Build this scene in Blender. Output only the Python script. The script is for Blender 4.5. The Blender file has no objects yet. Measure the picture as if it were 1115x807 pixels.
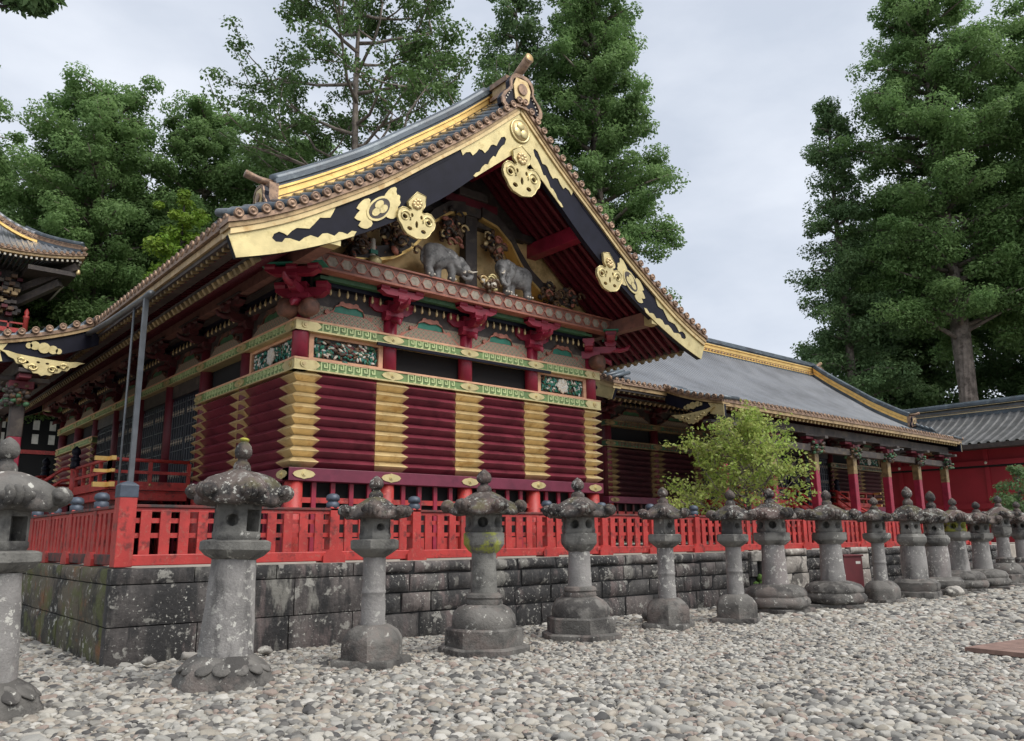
import bpy, bmesh, math, random
import numpy as np
from mathutils import Vector, Matrix, noise
R = math.radians
random.seed(7)
RNG = np.random.default_rng(7)
SC = bpy.context.scene
COL = SC.collection

# ------------------------------------------------------------------ camera
YAW, PIT, ROL = R(40.27), R(11.804), R(-0.48)
fw = Vector((math.sin(YAW) * math.cos(PIT), math.cos(YAW) * math.cos(PIT), math.sin(PIT)))
r0 = Vector((math.cos(YAW), -math.sin(YAW), 0))
u0 = r0.cross(fw)
rv = math.cos(ROL) * r0 + math.sin(ROL) * u0
uv_ = -math.sin(ROL) * r0 + math.cos(ROL) * u0
cam_d = bpy.data.cameras.new('camera')
cam_d.sensor_width = 36.0
cam_d.lens = 879.1 / 1115 * 36.0
cam_d.clip_end = 2000
cam_d.clip_start = 0.1
cam = bpy.data.objects.new('camera', cam_d)
cam.matrix_world = Matrix(((rv.x, uv_.x, -fw.x, -3.12), (rv.y, uv_.y, -fw.y, -12.139), (rv.z, uv_.z, -fw.z, 1.6), (0, 0, 0, 1)))
COL.objects.link(cam)
SC.camera = cam

# ------------------------------------------------------------------ light
SUN_EL, SUN_AZ = 52.0, 165.0        # compass-like azimuth, measured from +Y towards +X
world = bpy.data.worlds.new('World')
SC.world = world
world.use_nodes = True
wt = world.node_tree
wt.nodes.clear()
def wn(t): return wt.nodes.new(t)
wo = wn('ShaderNodeOutputWorld'); bg = wn('ShaderNodeBackground')
sky = wn('ShaderNodeTexSky'); sky.sky_type = 'NISHITA'; sky.sun_disc = False
sky.sun_elevation = R(SUN_EL); sky.sun_rotation = R(SUN_AZ)
tc = wn('ShaderNodeTexCoord'); mp = wn('ShaderNodeMapping'); mp.inputs['Scale'].default_value = (1, 1, 2.4)
n1 = wn('ShaderNodeTexNoise'); n1.inputs['Scale'].default_value = 2.3; n1.inputs['Detail'].default_value = 7; n1.inputs['Roughness'].default_value = .52
n2 = wn('ShaderNodeTexNoise'); n2.inputs['Scale'].default_value = .9; n2.inputs['Detail'].default_value = 3
cr = wn('ShaderNodeValToRGB')
cr.color_ramp.elements[0].position = .36; cr.color_ramp.elements[0].color = (4.7, 5.15, 5.95, 1)
cr.color_ramp.elements[1].position = .62; cr.color_ramp.elements[1].color = (6.5, 6.85, 7.5, 1)
mr = wn('ShaderNodeMapRange'); mr.inputs[1].default_value = .35; mr.inputs[2].default_value = .6; mr.inputs[3].default_value = .9; mr.inputs[4].default_value = 1.0
mx = wn('ShaderNodeMix'); mx.data_type = 'RGBA'
lk = wt.links.new
lk(tc.outputs['Generated'], mp.inputs[0]); lk(mp.outputs[0], n1.inputs[0]); lk(mp.outputs[0], n2.inputs[0])
lk(n1.outputs[0], cr.inputs[0]); lk(n2.outputs[0], mr.inputs[0]); lk(mr.outputs[0], mx.inputs[0])
lk(sky.outputs[0], mx.inputs[6]); lk(cr.outputs[0], mx.inputs[7]); lk(mx.outputs[2], bg.inputs[0]); lk(bg.outputs[0], wo.inputs[0])
bg.inputs[1].default_value = 0.057
sun_d = bpy.data.lights.new('sun', 'SUN'); sun_d.energy = 1.5; sun_d.angle = R(45); sun_d.color = (1, .96, .9)
sun = bpy.data.objects.new('sun', sun_d); COL.objects.link(sun)
sd = Vector((math.sin(R(SUN_AZ)) * math.cos(R(SUN_EL)), math.cos(R(SUN_AZ)) * math.cos(R(SUN_EL)), math.sin(R(SUN_EL))))
sun.rotation_euler = sd.to_track_quat('Z', 'Y').to_euler()
SC.view_settings.view_transform = 'Standard'; SC.view_settings.look = 'None'
SC.view_settings.exposure = 1.3; SC.view_settings.gamma = 1
SC.view_settings.use_curve_mapping = False

# ------------------------------------------------------------------ materials
MAT = {}
def mat(name, base, rough=.6, metal=0, var=.12, vscale=3., stains=(), bump=0., bscale=30., coord='Object', spec=.5, tone=None, transl=0., emit=None, streak=False):
    m = bpy.data.materials.new(name); m.use_nodes = True
    nt = m.node_tree; N = nt.nodes; L = nt.links
    b = N['Principled BSDF']
    b.inputs['Roughness'].default_value = rough; b.inputs['Metallic'].default_value = metal
    b.inputs['Specular IOR Level'].default_value = spec
    tcn = N.new('ShaderNodeTexCoord'); src = tcn.outputs[coord]
    if streak:
        mpn = N.new('ShaderNodeMapping'); mpn.inputs['Scale'].default_value = (1, 1, .28); L.new(src, mpn.inputs[0]); ssrc = mpn.outputs[0]
    else: ssrc = src
    oi = N.new('ShaderNodeObjectInfo')
    w = N.new('ShaderNodeMath'); w.operation = 'MULTIPLY'; w.inputs[1].default_value = 23.; L.new(oi.outputs['Random'], w.inputs[0])
    def nz(scale, detail=5, rgh=.55, dw=0., st=False):
        n = N.new('ShaderNodeTexNoise'); n.noise_dimensions = '4D'
        n.inputs['Scale'].default_value = scale; n.inputs['Detail'].default_value = detail; n.inputs['Roughness'].default_value = rgh
        L.new(ssrc if st else src, n.inputs['Vector'])
        a = N.new('ShaderNodeMath'); a.operation = 'ADD'; a.inputs[1].default_value = dw
        L.new(w.outputs[0], a.inputs[0]); L.new(a.outputs[0], n.inputs['W']); return n.outputs['Fac']
    def mixc(f, a, c):
        x = N.new('ShaderNodeMix'); x.data_type = 'RGBA'
        if isinstance(f, float): x.inputs[0].default_value = f
        else: L.new(f, x.inputs[0])
        for k, v in ((6, a), (7, c)):
            if isinstance(v, tuple): x.inputs[k].default_value = (*v, 1)
            else: L.new(v, x.inputs[k])
        return x.outputs[2]
    def mrange(f, a, c, lo=0., hi=1.):
        x = N.new('ShaderNodeMapRange'); x.inputs[1].default_value = a; x.inputs[2].default_value = c
        x.inputs[3].default_value = lo; x.inputs[4].default_value = hi; L.new(f, x.inputs[0]); return x.outputs[0]
    lo = tuple(max(0, c * (1 - var)) for c in base); hi = tuple(min(1, c * (1 + var)) for c in base)
    col = mixc(mrange(nz(vscale), .38, .62), lo, hi)
    if tone:
        at = N.new('ShaderNodeAttribute'); at.attribute_name = 'tone'
        col = mixc(at.outputs['Fac'], col, tone)
    for k, s in enumerate(stains):
        c, sc, a, e = s[:4]; a = .5 + (a - .5) * .55; e = .5 + (e - .5) * .55; am = s[4] if len(s) > 4 else 1.
        f = mrange(nz(sc, 8, .65, 3.1 * (k + 1), sc < 4), a, e, 0, am)
        if sc >= 7 and base[0] < .25 and metal == 0:
            mk = N.new('ShaderNodeMath'); mk.operation = 'MULTIPLY'; L.new(f, mk.inputs[0]); L.new(mrange(nz(1.5, 2, .5, 11. + k), .44, .58, .12, 1.), mk.inputs[1]); f = mk.outputs[0]
        if len(s) > 5 and s[5] == 'up':
            g = N.new('ShaderNodeNewGeometry'); sp = N.new('ShaderNodeSeparateXYZ'); L.new(g.outputs['Normal'], sp.inputs[0])
            mu = N.new('ShaderNodeMath'); mu.operation = 'MULTIPLY'; L.new(mrange(sp.outputs['Z'], .1, .7), mu.inputs[0]); L.new(f, mu.inputs[1]); f = mu.outputs[0]
        col = mixc(f, col, c)
    L.new(col, b.inputs['Base Color'])
    if bump:
        bp = N.new('ShaderNodeBump'); bp.inputs['Strength'].default_value = bump; bp.inputs['Distance'].default_value = .03
        L.new(nz(bscale, 6, .6, 9.), bp.inputs['Height']); L.new(bp.outputs[0], b.inputs['Normal'])
    if transl:
        tr = N.new('ShaderNodeBsdfTranslucent'); L.new(col, tr.inputs[0]); ms = N.new('ShaderNodeMixShader'); ms.inputs[0].default_value = transl
        L.new(b.outputs[0], ms.inputs[1]); L.new(tr.outputs[0], ms.inputs[2]); L.new(ms.outputs[0], N['Material Output'].inputs[0])
    MAT[name] = m
    return m
DK = (.018, .016, .016)
mat('dull_gold_shade', (.27, .19, .09), .5, .35, var=.25, vscale=3, stains=[((.12, .08, .04), 4., .5, .7, .8)])  # dull gold, doubles as gold darkened for shade on the second storehouse
mat('crimson_aged_shade', (.10, .02, .022), .6, var=.3, vscale=3, stains=[((.03, .02, .018), 4., .5, .7, .8)])  # aged crimson, darkened further for the shade under deep eaves
mat('coral_aged_shade', (.16, .07, .045), .6, var=.3, vscale=5, stains=[((.06, .04, .03), 5., .5, .7, .8)])  # aged coral with eave shade put into the colour
mat('fence_red', (.40, .036, .031), .5, var=.16, vscale=2.2, stains=[((.24, .025, .022), 2.5, .5, .75, .6), ((.09, .02, .018), 5., .58, .74, .75), ((.30, .10, .075), 14., .6, .7, .5), ((.55, .14, .1), 9., .66, .78, .5)], bump=.12, bscale=40, streak=True)
mat('fence_dark', (.16, .03, .025), .7, stains=[((.04, .03, .028), 5., .42, .62)], bump=.15)
mat('crimson', (.25, .016, .038), .42, var=.15, stains=[((.15, .01, .02), 2.5, .55, .75, .6)], bump=.05, bscale=20)
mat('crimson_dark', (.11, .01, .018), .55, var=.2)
mat('maroon_shade', (.05, .012, .016), .5, var=.3)  # shaded copy of maroon for the logs behind the long porch
mat('roof_grey', (.105, .106, .108), .42, .2, var=.25, vscale=1.2)
mat('maroon', (.165, .028, .042), .36, var=.2, vscale=1.5, stains=[((.06, .008, .015), 2.2, .55, .75, .6)], bump=.06, bscale=26)
mat('purple_beam', (.14, .018, .042), .45, var=.12, stains=[((.09, .01, .03), 2.2, .58, .75, .6)], bump=.05)
mat('gold', (.60, .46, .235), .42, .4, var=.14, vscale=2.5, stains=[((.36, .2, .06), 3.5, .55, .8, .7)], bump=.05, bscale=45)
mat('gold_pale', (.60, .50, .25), .40, .5, var=.12, vscale=3, stains=[((.36, .27, .1), 4., .58, .8, .6)], bump=.1, bscale=35)
mat('gold_wall', (.74, .53, .25), .5, .2, var=.16, vscale=2, stains=[((.3, .17, .05), 2.2, .5, .75, .7)], bump=.1, bscale=12)
mat('gold_bright', (.80, .53, .18), .36, .6, var=.12, vscale=2.5, stains=[((.42, .22, .05), 4., .56, .8, .6)])
mat('lacquer_black', (.008, .008, .016), .42, var=.2, bump=.02, spec=.18)
mat('black_void', (.006, .006, .007), .9, var=0)
mat('copper_tile', (.075, .092, .108), .36, .25, var=.25, vscale=1.2, stains=[((.16, .19, .20), 2.8, .55, .75, .8), ((.05, .05, .055), 1.4, .56, .72, .7)], bump=.08, bscale=25)
mat('ridge_grey', (.10, .105, .11), .5, .2, var=.2, vscale=1.5)
mat('copper_tile_pale', (.21, .215, .225), .34, .25, var=.2, vscale=.5, stains=[((.23, .24, .26), 1.3, .5, .75, .7)], bump=.06)
mat('copper_cap', (.27, .175, .115), .48, .4, var=.3, vscale=6, stains=[((.14, .09, .07), 9., .5, .68, .8)], bump=.15, bscale=60)
mat('edge_board', (.40, .28, .14), .5, .3, var=.2, stains=[((.16, .09, .04), 3., .5, .75, .8)])
mat('band_green', (.15, .24, .085), .5, var=.2, vscale=5, stains=[((.12, .14, .05), 3., .5, .75, .6)])
mat('green_dark', (.05, .13, .06), .55, var=.2, vscale=8)
mat('green_teal', (.02, .17, .11), .5, var=.2, vscale=8)
mat('green_pale', (.50, .58, .28), .5, .1, var=.15, vscale=6, stains=[((.2, .2, .08), 4., .6, .8, .6)])
mat('coral', (.36, .135, .09), .55, var=.18, vscale=5, stains=[((.2, .05, .03), 6., .56, .75, .7)])
mat('peach', (.62, .34, .2), .55, var=.15, vscale=5)
mat('cream', (.58, .52, .42), .6, var=.15, vscale=5)
mat('brown_carve', (.10, .055, .03), .6, var=.35, vscale=9, stains=[((.26, .13, .04), 12., .58, .7, .8)])
mat('grey_carve', (.17, .165, .16), .6, var=.3, vscale=6, stains=[((.42, .41, .39), 7., .58, .72, .8), ((.04, .04, .04), 5., .55, .72, .8)], bump=.2, bscale=18)
mat('ivory', (.66, .60, .5), .5)
mat('beam_brown', (.22, .105, .08), .6, var=.2, vscale=5, stains=[((.12, .06, .05), 5., .55, .75, .7)])
mat('hex_grey', (.32, .27, .21), .6, var=.25, vscale=10)
mat('dark_wood', (.04, .03, .026), .6, var=.3, vscale=4, stains=[((.10, .08, .06), 4., .55, .75, .7)])
mat('under_wood', (.055, .045, .04), .65, var=.3, vscale=3, stains=[((.12, .09, .06), 3., .55, .75, .7)])
mat('grey_steel', (.13, .14, .15), .45, .4, var=.15, vscale=3)
mat('cap_blue', (.06, .075, .10), .5, .3, var=.2, vscale=8)
mat('far_red', (.28, .015, .025), .55, var=.12, vscale=.6, stains=[((.25, .015, .02), .7, .55, .75, .6)])
LICH = (.52, .51, .46)
mat('stone_wall', (.07, .066, .063), .85, var=.35, vscale=2.2, tone=(.14, .118, .11),
    stains=[((.02, .0195, .02), .9, .34, .56, .92), ((.13, .10, .095), 2.2, .56, .7, .8), ((.014, .014, .015), 3.2, .55, .68, .85), ((.30, .29, .26), 5., .64, .72, .75), ((.26, .25, .22), 1.5, .63, .72, .6), (LICH, 20., .66, .73, .8)], bump=.7, bscale=16, streak=True)
mat('stone_moss', (.075, .07, .045), .9, var=.4, vscale=2.2, tone=(.13, .10, .075),
    stains=[((.02, .02, .018), .9, .45, .6, .9), ((.19, .085, .035), 1.1, .58, .7, .8), ((.09, .10, .03), 1.7, .5, .64, .8), (LICH, 9., .63, .7, .7)], bump=.7, bscale=16)
mat('stone_light', (.30, .28, .25), .85, var=.3, vscale=2.5, tone=(.2, .16, .14), stains=[((.05, .045, .04), 1.6, .52, .66, .85), ((.5, .48, .42), 5., .58, .7, .8)], bump=.6, bscale=18)
mat('lantern_shaft', (.22, .21, .20), .85, var=.22, vscale=2.2, stains=[((.06, .057, .056), 2.1, .55, .72, .8), ((.24, .205, .195), 1.6, .55, .7, .6), (LICH, 13., .60, .66, .9)], bump=.5, bscale=35, streak=True)
mat('lantern_grey', (.165, .16, .145), .85, var=.25, vscale=2.6, stains=[((.045, .043, .042), 2.4, .48, .66, .85), (LICH, 9., .66, .73, .8)], bump=.55, bscale=32)
mat('lantern_dark', (.078, .061, .053), .88, var=.35, vscale=3., stains=[((.02, .019, .019), 2.6, .46, .62, .9), ((.125, .085, .075), 2., .55, .7, .7), ((.30, .30, .27), 7., .58, .68, .85), (LICH, 20., .62, .69, .8), ((.085, .075, .03), 2.6, .55, .7, .7, 'up')], bump=.7, bscale=26)
mat('lantern_base', (.12, .113, .103), .88, var=.3, vscale=2.5, stains=[((.04, .037, .035), 2.2, .5, .64, .85), ((.165, .135, .12), 1.8, .54, .7, .7), (LICH, 10., .67, .74, .8)], bump=.65, bscale=28)
mat('lantern_moss', (.165, .16, .145), .85, var=.25, vscale=2.6, stains=[((.045, .043, .042), 2.4, .48, .66, .85), ((.31, .33, .05), 3.2, .42, .54, .9), (LICH, 9., .64, .7, .85)], bump=.55, bscale=32)
mat('moss_green', (.05, .10, .012), .95, var=.4, vscale=9, bump=.8, bscale=60)
mat('yellow_moss', (.34, .32, .05), .95, var=.3, vscale=12, bump=.6, bscale=60)
mat('ground', (.20, .19, .175), .95, var=.3, vscale=14, bump=.8, bscale=20, coord='Object')
mat('sand', (.30, .27, .23), .95, var=.2, vscale=3, bump=.4, bscale=40)
mat('hill', (.03, .045, .016), .95, var=.4, vscale=.3, bump=.8, bscale=3)
mat('bark', (.21, .175, .15), .9, var=.3, vscale=1.5, stains=[((.07, .055, .045), 2., .5, .7, .8)], bump=.8, bscale=6)
mat('bark_dark', (.055, .045, .04), .9, var=.3, vscale=2, bump=.6, bscale=8)
mat('leaf_cedar', (.125, .22, .075), .55, var=.3, vscale=.22, tone=(.22, .34, .125), transl=.5, spec=.2)
mat('leaf_dark', (.095, .165, .072), .6, var=.3, vscale=.3, tone=(.16, .25, .10), transl=.45, spec=.25)
mat('leaf_broad', (.12, .195, .07), .55, var=.3, vscale=.4, tone=(.10, .18, .05), transl=.3, spec=.3)
mat('leaf_bright', (.16, .30, .035), .5, var=.25, vscale=1.2, tone=(.26, .36, .05), transl=.35, spec=.3)
mat('leaf_maple', (.26, .40, .07), .5, var=.3, vscale=1.2, tone=(.40, .42, .13), transl=.45, spec=.3)
mat('weathered_board', (.20, .125, .10), .8, var=.2, vscale=6, bump=.2)
mat('peacock', (.03, .16, .13), .5, var=.3, vscale=9)
mat('white_paint', (.62, .60, .55), .6)
mat('sign_red', (.12, .024, .028), .5, var=.1)

# pebble material: a colour per stone
m = bpy.data.materials.new('pebble'); m.use_nodes = True; MAT['pebble'] = m
N = m.node_tree.nodes; L = m.node_tree.links; b = N['Principled BSDF']; b.inputs['Roughness'].default_value = .75
b.inputs['Specular IOR Level'].default_value = .3
oi = N.new('ShaderNodeObjectInfo'); rp = N.new('ShaderNodeValToRGB'); rp.color_ramp.interpolation = 'CONSTANT'
cols = [(r_ * .97, g_ * .965, b_ * .95) for r_, g_, b_ in [(.34, .33, .30), (.25, .24, .22), (.42, .405, .365), (.19, .185, .175), (.38, .345, .295), (.31, .305, .285), (.49, .475, .44), (.28, .25, .215), (.36, .35, .325), (.22, .215, .20), (.29, .235, .205), (.085, .083, .082), (.41, .39, .35), (.32, .295, .25), (.13, .125, .12)]]
els = rp.color_ramp.elements
els[0].position = 0; els[0].color = (*cols[0], 1); els[1].position = 1 / len(cols); els[1].color = (*cols[1], 1)
for k in range(2, len(cols)):
    e = els.new(k / len(cols)); e.color = (*cols[k], 1)
tcn = N.new('ShaderNodeTexCoord'); nn = N.new('ShaderNodeTexNoise'); nn.inputs['Scale'].default_value = 40; nn.inputs['Detail'].default_value = 4
mm = N.new('ShaderNodeMix'); mm.data_type = 'RGBA'; mm.blend_type = 'MULTIPLY'; mm.inputs[0].default_value = .5
vr = N.new('ShaderNodeValToRGB'); vr.color_ramp.elements[0].position = .3; vr.color_ramp.elements[0].color = (.5, .48, .46, 1); vr.color_ramp.elements[1].position = .7; vr.color_ramp.elements[1].color = (1.05, 1.04, 1.02, 1)
L.new(oi.outputs['Random'], rp.inputs[0]); L.new(tcn.outputs['Object'], nn.inputs[0]); L.new(nn.outputs[0], vr.inputs[0])
L.new(rp.outputs[0], mm.inputs[6]); L.new(vr.outputs[0], mm.inputs[7]); L.new(mm.outputs[2], b.inputs['Base Color'])

def lattice_mat(name, c1, c2, c3, scale):
    m = bpy.data.materials.new(name); m.use_nodes = True; MAT[name] = m
    N = m.node_tree.nodes; L = m.node_tree.links; b = N['Principled BSDF']; b.inputs['Roughness'].default_value = .6
    t = N.new('ShaderNodeTexCoord'); v = N.new('ShaderNodeTexVoronoi'); v.inputs['Randomness'].default_value = 0.
    sx = N.new('ShaderNodeSeparateXYZ'); L.new(t.outputs['Object'], sx.inputs[0])
    ad = N.new('ShaderNodeMath'); ad.operation = 'ADD'; L.new(sx.outputs[0], ad.inputs[0]); L.new(sx.outputs[1], ad.inputs[1])
    p = N.new('ShaderNodeMath'); p.operation = 'ADD'; L.new(ad.outputs[0], p.inputs[0]); L.new(sx.outputs[2], p.inputs[1])
    q = N.new('ShaderNodeMath'); q.operation = 'SUBTRACT'; L.new(ad.outputs[0], q.inputs[0]); L.new(sx.outputs[2], q.inputs[1])
    cb = N.new('ShaderNodeCombineXYZ'); L.new(p.outputs[0], cb.inputs[0]); L.new(q.outputs[0], cb.inputs[1])
    v.voronoi_dimensions = '2D'; v.inputs['Scale'].default_value = scale; L.new(cb.outputs[0], v.inputs['Vector'])
    r = N.new('ShaderNodeValToRGB'); r.color_ramp.interpolation = 'CONSTANT'
    e = r.color_ramp.elements; e[0].position = 0; e[0].color = (*c2, 1); e[1].position = .18; e[1].color = (*c1, 1)
    k = e.new(.36); k.color = (*c3, 1); k = e.new(.47); k.color = (*c1, 1); k = e.new(.58); k.color = (.03, .025, .02, 1)
    L.new(v.outputs['Distance'], r.inputs[0]); L.new(r.outputs[0], b.inputs['Base Color'])
lattice_mat('lattice_paint', (.34, .27, .20), (.30, .09, .06), (.10, .12, .06), 6.5)

# ------------------------------------------------------------------ mesh helpers
class MB:
    def __init__(s): s.v = []; s.f = []; s.m = []; s.mats = []; s.sm = []
    def mi(s, m):
        if m not in s.mats: s.mats.append(m)
        return s.mats.index(m)
    def add(s, vs, fs, m, smooth=False):
        o = len(s.v); k = s.mi(m)
        s.v.extend([tuple(v) for v in vs]); s.f.extend([tuple(i + o for i in f) for f in fs])
        s.m.extend([k] * len(fs)); s.sm.extend([smooth] * len(fs)); return s
    def box(s, c, d, m, T=None):
        x, y, z = c; a, b, e = d[0] / 2, d[1] / 2, d[2] / 2
        vs = [(x + i * a, y + j * b, z + k * e) for k in (-1, 1) for j in (-1, 1) for i in (-1, 1)]
        if T: vs = [T(*v) for v in vs]
        return s.add(vs, [(0, 2, 3, 1), (4, 5, 7, 6), (0, 1, 5, 4), (2, 6, 7, 3), (0, 4, 6, 2), (1, 3, 7, 5)], m)
    def bx(s, x0, x1, y0, y1, z0, z1, m, T=None):
        return s.box(((x0 + x1) / 2, (y0 + y1) / 2, (z0 + z1) / 2), (x1 - x0, y1 - y0, z1 - z0), m, T)  # paler base colour carries the sky sheen on this broad slope
    def prism(s, prof, a0, a1, fn, m, smooth=False):
        """closed profile [(p,q)] extruded along a ; fn(a,p,q)->xyz"""
        n = len(prof); vs = [fn(a0, p, q) for p, q in prof] + [fn(a1, p, q) for p, q in prof]
        fs = [(i, (i + 1) % n, n + (i + 1) % n, n + i) for i in range(n)]
        s.add(vs, fs, m, smooth); s.add([vs[i] for i in range(n)], [tuple(range(n))], m); s.add([vs[n + i] for i in range(n)], [tuple(range(n))], m)
        return s
    def tube(s, pts, rad, m, n=8, cap=True, smooth=True, flat=1.):
        P = [Vector(p) for p in pts]
        if not hasattr(rad, '__len__'): rad = [rad] * len(P)
        vs = []; up = Vector((0, 0, 1))
        for i, p in enumerate(P):
            d = (P[min(i + 1, len(P) - 1)] - P[max(i - 1, 0)]).normalized()
            a = d.cross(up)
            if a.length < 1e-3: a = d.cross(Vector((1, 0, 0)))
            a.normalize(); b = d.cross(a)
            for k in range(n):
                t = 2 * math.pi * k / n; vs.append(p + rad[i] * (math.cos(t) * a + flat * math.sin(t) * b))
        fs = [(i * n + k, i * n + (k + 1) % n, (i + 1) * n + (k + 1) % n, (i + 1) * n + k) for i in range(len(P) - 1) for k in range(n)]
        if cap: fs += [tuple(range(n))[::-1], tuple((len(P) - 1) * n + k for k in range(n))]
        return s.add(vs, fs, m, smooth)
    def bar(s, p, q, w, h, m, up=(0, 0, 1)):
        p, q = Vector(p), Vector(q); d = (q - p).normalized(); a = d.cross(Vector(up))
        if a.length < 1e-4: a = d.cross(Vector((1, 0, 0)))
        a.normalize(); b = a.cross(d)
        vs = [e + i * a * w / 2 + j * b * h / 2 for e in (p, q) for i, j in ((-1, -1), (1, -1), (1, 1), (-1, 1))]
        return s.add(vs, [(0, 1, 2, 3), (4, 7, 6, 5), (0, 4, 5, 1), (1, 5, 6, 2), (2, 6, 7, 3), (3, 7, 4, 0)], m)
    def lathe(s, prof, m, n=24, loc=(0, 0, 0), axis='z', smooth=True, ang0=0., rfn=None):
        """prof [(r,z)]"""
        vs = []
        for r, z in prof:
            for k in range(n):
                t = 2 * math.pi * k / n + ang0; rr = r * (rfn(t) if rfn else 1)
                c = (rr * math.cos(t), rr * math.sin(t), z)
                if axis == 'y': c = (c[0], -c[2], c[1])      # +profile z points to -y
                if axis == 'x': c = (-c[2], c[0], c[1])      # points to -x
                vs.append((c[0] + loc[0], c[1] + loc[1], c[2] + loc[2]))
        fs = [(i * n + k, i * n + (k + 1) % n, (i + 1) * n + (k + 1) % n, (i + 1) * n + k) for i in range(len(prof) - 1) for k in range(n)]
        fs += [tuple(range(n))[::-1], tuple((len(prof) - 1) * n + k for k in range(n))]
        return s.add(vs, fs, m, smooth)
    def blob(s, c, r, m, rot=None, n=8, smooth=True):
        vs = []; rows = n // 2 + 1
        for i in range(rows + 1):
            ph = math.pi * i / rows
            for k in range(n):
                t = 2 * math.pi * k / n
                v = Vector((r[0] * math.sin(ph) * math.cos(t), r[1] * math.sin(ph) * math.sin(t), r[2] * math.cos(ph)))
                if rot is not None: v = rot @ v
                vs.append((c[0] + v.x, c[1] + v.y, c[2] + v.z))
        fs = [(i * n + k, (i + 1) * n + k, (i + 1) * n + (k + 1) % n, i * n + (k + 1) % n) for i in range(rows) for k in range(n)]
        return s.add(vs, fs, m, smooth)
    def plate(s, outlines, d0, d1, fn, m):
        """filled 2-D outlines (first solid, others holes) given thickness; fn(u,v,d)->xyz"""
        cu = bpy.data.curves.new('tmp', 'CURVE'); cu.dimensions = '2D'; cu.fill_mode = 'BOTH'; cu.extrude = .5
        for o in outlines:
            sp = cu.splines.new('POLY'); sp.points.add(len(o) - 1); sp.use_cyclic_u = True
            for p, (a, b) in zip(sp.points, o): p.co = (a, b, 0, 1)
        ob = bpy.data.objects.new('tmp', cu); COL.objects.link(ob)
        bpy.context.view_layer.update()
        me = bpy.data.meshes.new_from_object(ob.evaluated_get(bpy.context.evaluated_depsgraph_get()))
        vs = [fn(v.co.x, v.co.y, d0 if v.co.z < 0 else d1) for v in me.vertices]; fs = [tuple(p.vertices) for p in me.polygons]
        bpy.data.objects.remove(ob); bpy.data.curves.remove(cu); bpy.data.meshes.remove(me)
        return s.add(vs, fs, m)
    def build(s, name, parent=None, bevel=0, recalc=True, tone=None, weld=False):
        me = bpy.data.meshes.new(name); me.from_pydata(s.v, [], s.f)
        for mm in s.mats: me.materials.append(MAT[mm])
        me.polygons.foreach_set('material_index', s.m); me.polygons.foreach_set('use_smooth', s.sm)
        if recalc or weld:
            bm = bmesh.new(); bm.from_mesh(me)
            if weld: bmesh.ops.remove_doubles(bm, verts=bm.verts, dist=1e-4)
            if recalc: bmesh.ops.recalc_face_normals(bm, faces=bm.faces)
            bm.to_mesh(me); bm.free()
        if tone is not None:
            at = me.attributes.new('tone', 'FLOAT', 'POINT'); at.data.foreach_set('value', np.asarray(tone, 'f'))
        me.update()
        o = bpy.data.objects.new(name, me); COL.objects.link(o)
        if parent: o.parent = parent
        if bevel:
            md = o.modifiers.new('bevel', 'BEVEL'); md.width = bevel; md.segments = 2; md.limit_method = 'ANGLE'; md.angle_limit = R(40)
        return o
def np_mesh(name, V, F, mname, parent=None, smooth=True, tone=None):
    """V (n,3), F (m,k) arrays"""
    me = bpy.data.meshes.new(name); F = np.asarray(F); k = F.shape[1]
    me.vertices.add(len(V)); me.vertices.foreach_set('co', np.asarray(V, 'f').ravel())
    me.loops.add(F.size); me.loops.foreach_set('vertex_index', F.ravel().astype('i'))
    me.polygons.add(len(F)); me.polygons.foreach_set('loop_start', np.arange(0, F.size, k, dtype='i'))
    me.polygons.foreach_set('use_smooth', np.full(len(F), smooth))
    me.materials.append(MAT[mname])
    if tone is not None:
        at = me.attributes.new('tone', 'FLOAT', 'POINT'); at.data.foreach_set('value', np.asarray(tone, 'f'))
    me.update(calc_edges=True); me.validate()
    o = bpy.data.objects.new(name, me); COL.objects.link(o)
    if parent: o.parent = parent
    return o
def tag(o, label, cat, group=None):
    o['label'] = label; o['category'] = cat
    if group: o['group'] = group
    return o
def thing(name, label, cat, loc=(0, 0, 0), rz=0, group=None):
    o = bpy.data.objects.new(name, None); o.empty_display_size = .2; COL.objects.link(o)
    o.location = loc; o.rotation_euler = (0, 0, rz); return tag(o, label, cat, group)
def structure(o, kind='structure'): o['kind'] = kind; return o
def dup(o, parent=None, name=None):
    c = o.copy()
    COL.objects.link(c); c.parent = parent
    for k in ('label',):
        if parent is None and k in c: del c[k]
    for ch in list(o.children): dup(ch, c)
    return c
def pchip(xs, ys):
    xs = np.array(xs, float); ys = np.array(ys, float); h = np.diff(xs); dl = np.diff(ys) / h
    d = np.zeros(len(xs)); d[0] = dl[0]; d[-1] = dl[-1]
    for i in range(1, len(xs) - 1):
        if dl[i - 1] * dl[i] > 0:
            w1 = 2 * h[i] + h[i - 1]; w2 = h[i] + 2 * h[i - 1]; d[i] = (w1 + w2) / (w1 / dl[i - 1] + w2 / dl[i])
    def f(x):
        x = min(max(x, xs[0]), xs[-1]); i = min(int(np.searchsorted(xs, x, 'right')) - 1, len(h) - 1); t = (x - xs[i]) / h[i]
        return float((1 + 2 * t) * (1 - t) ** 2 * ys[i] + t * (1 - t) ** 2 * h[i] * d[i] + t * t * (3 - 2 * t) * ys[i + 1] + t * t * (t - 1) * h[i] * d[i + 1])
    return f
def nz3(v, s=1.): return noise.noise(Vector(v) * s)

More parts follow.
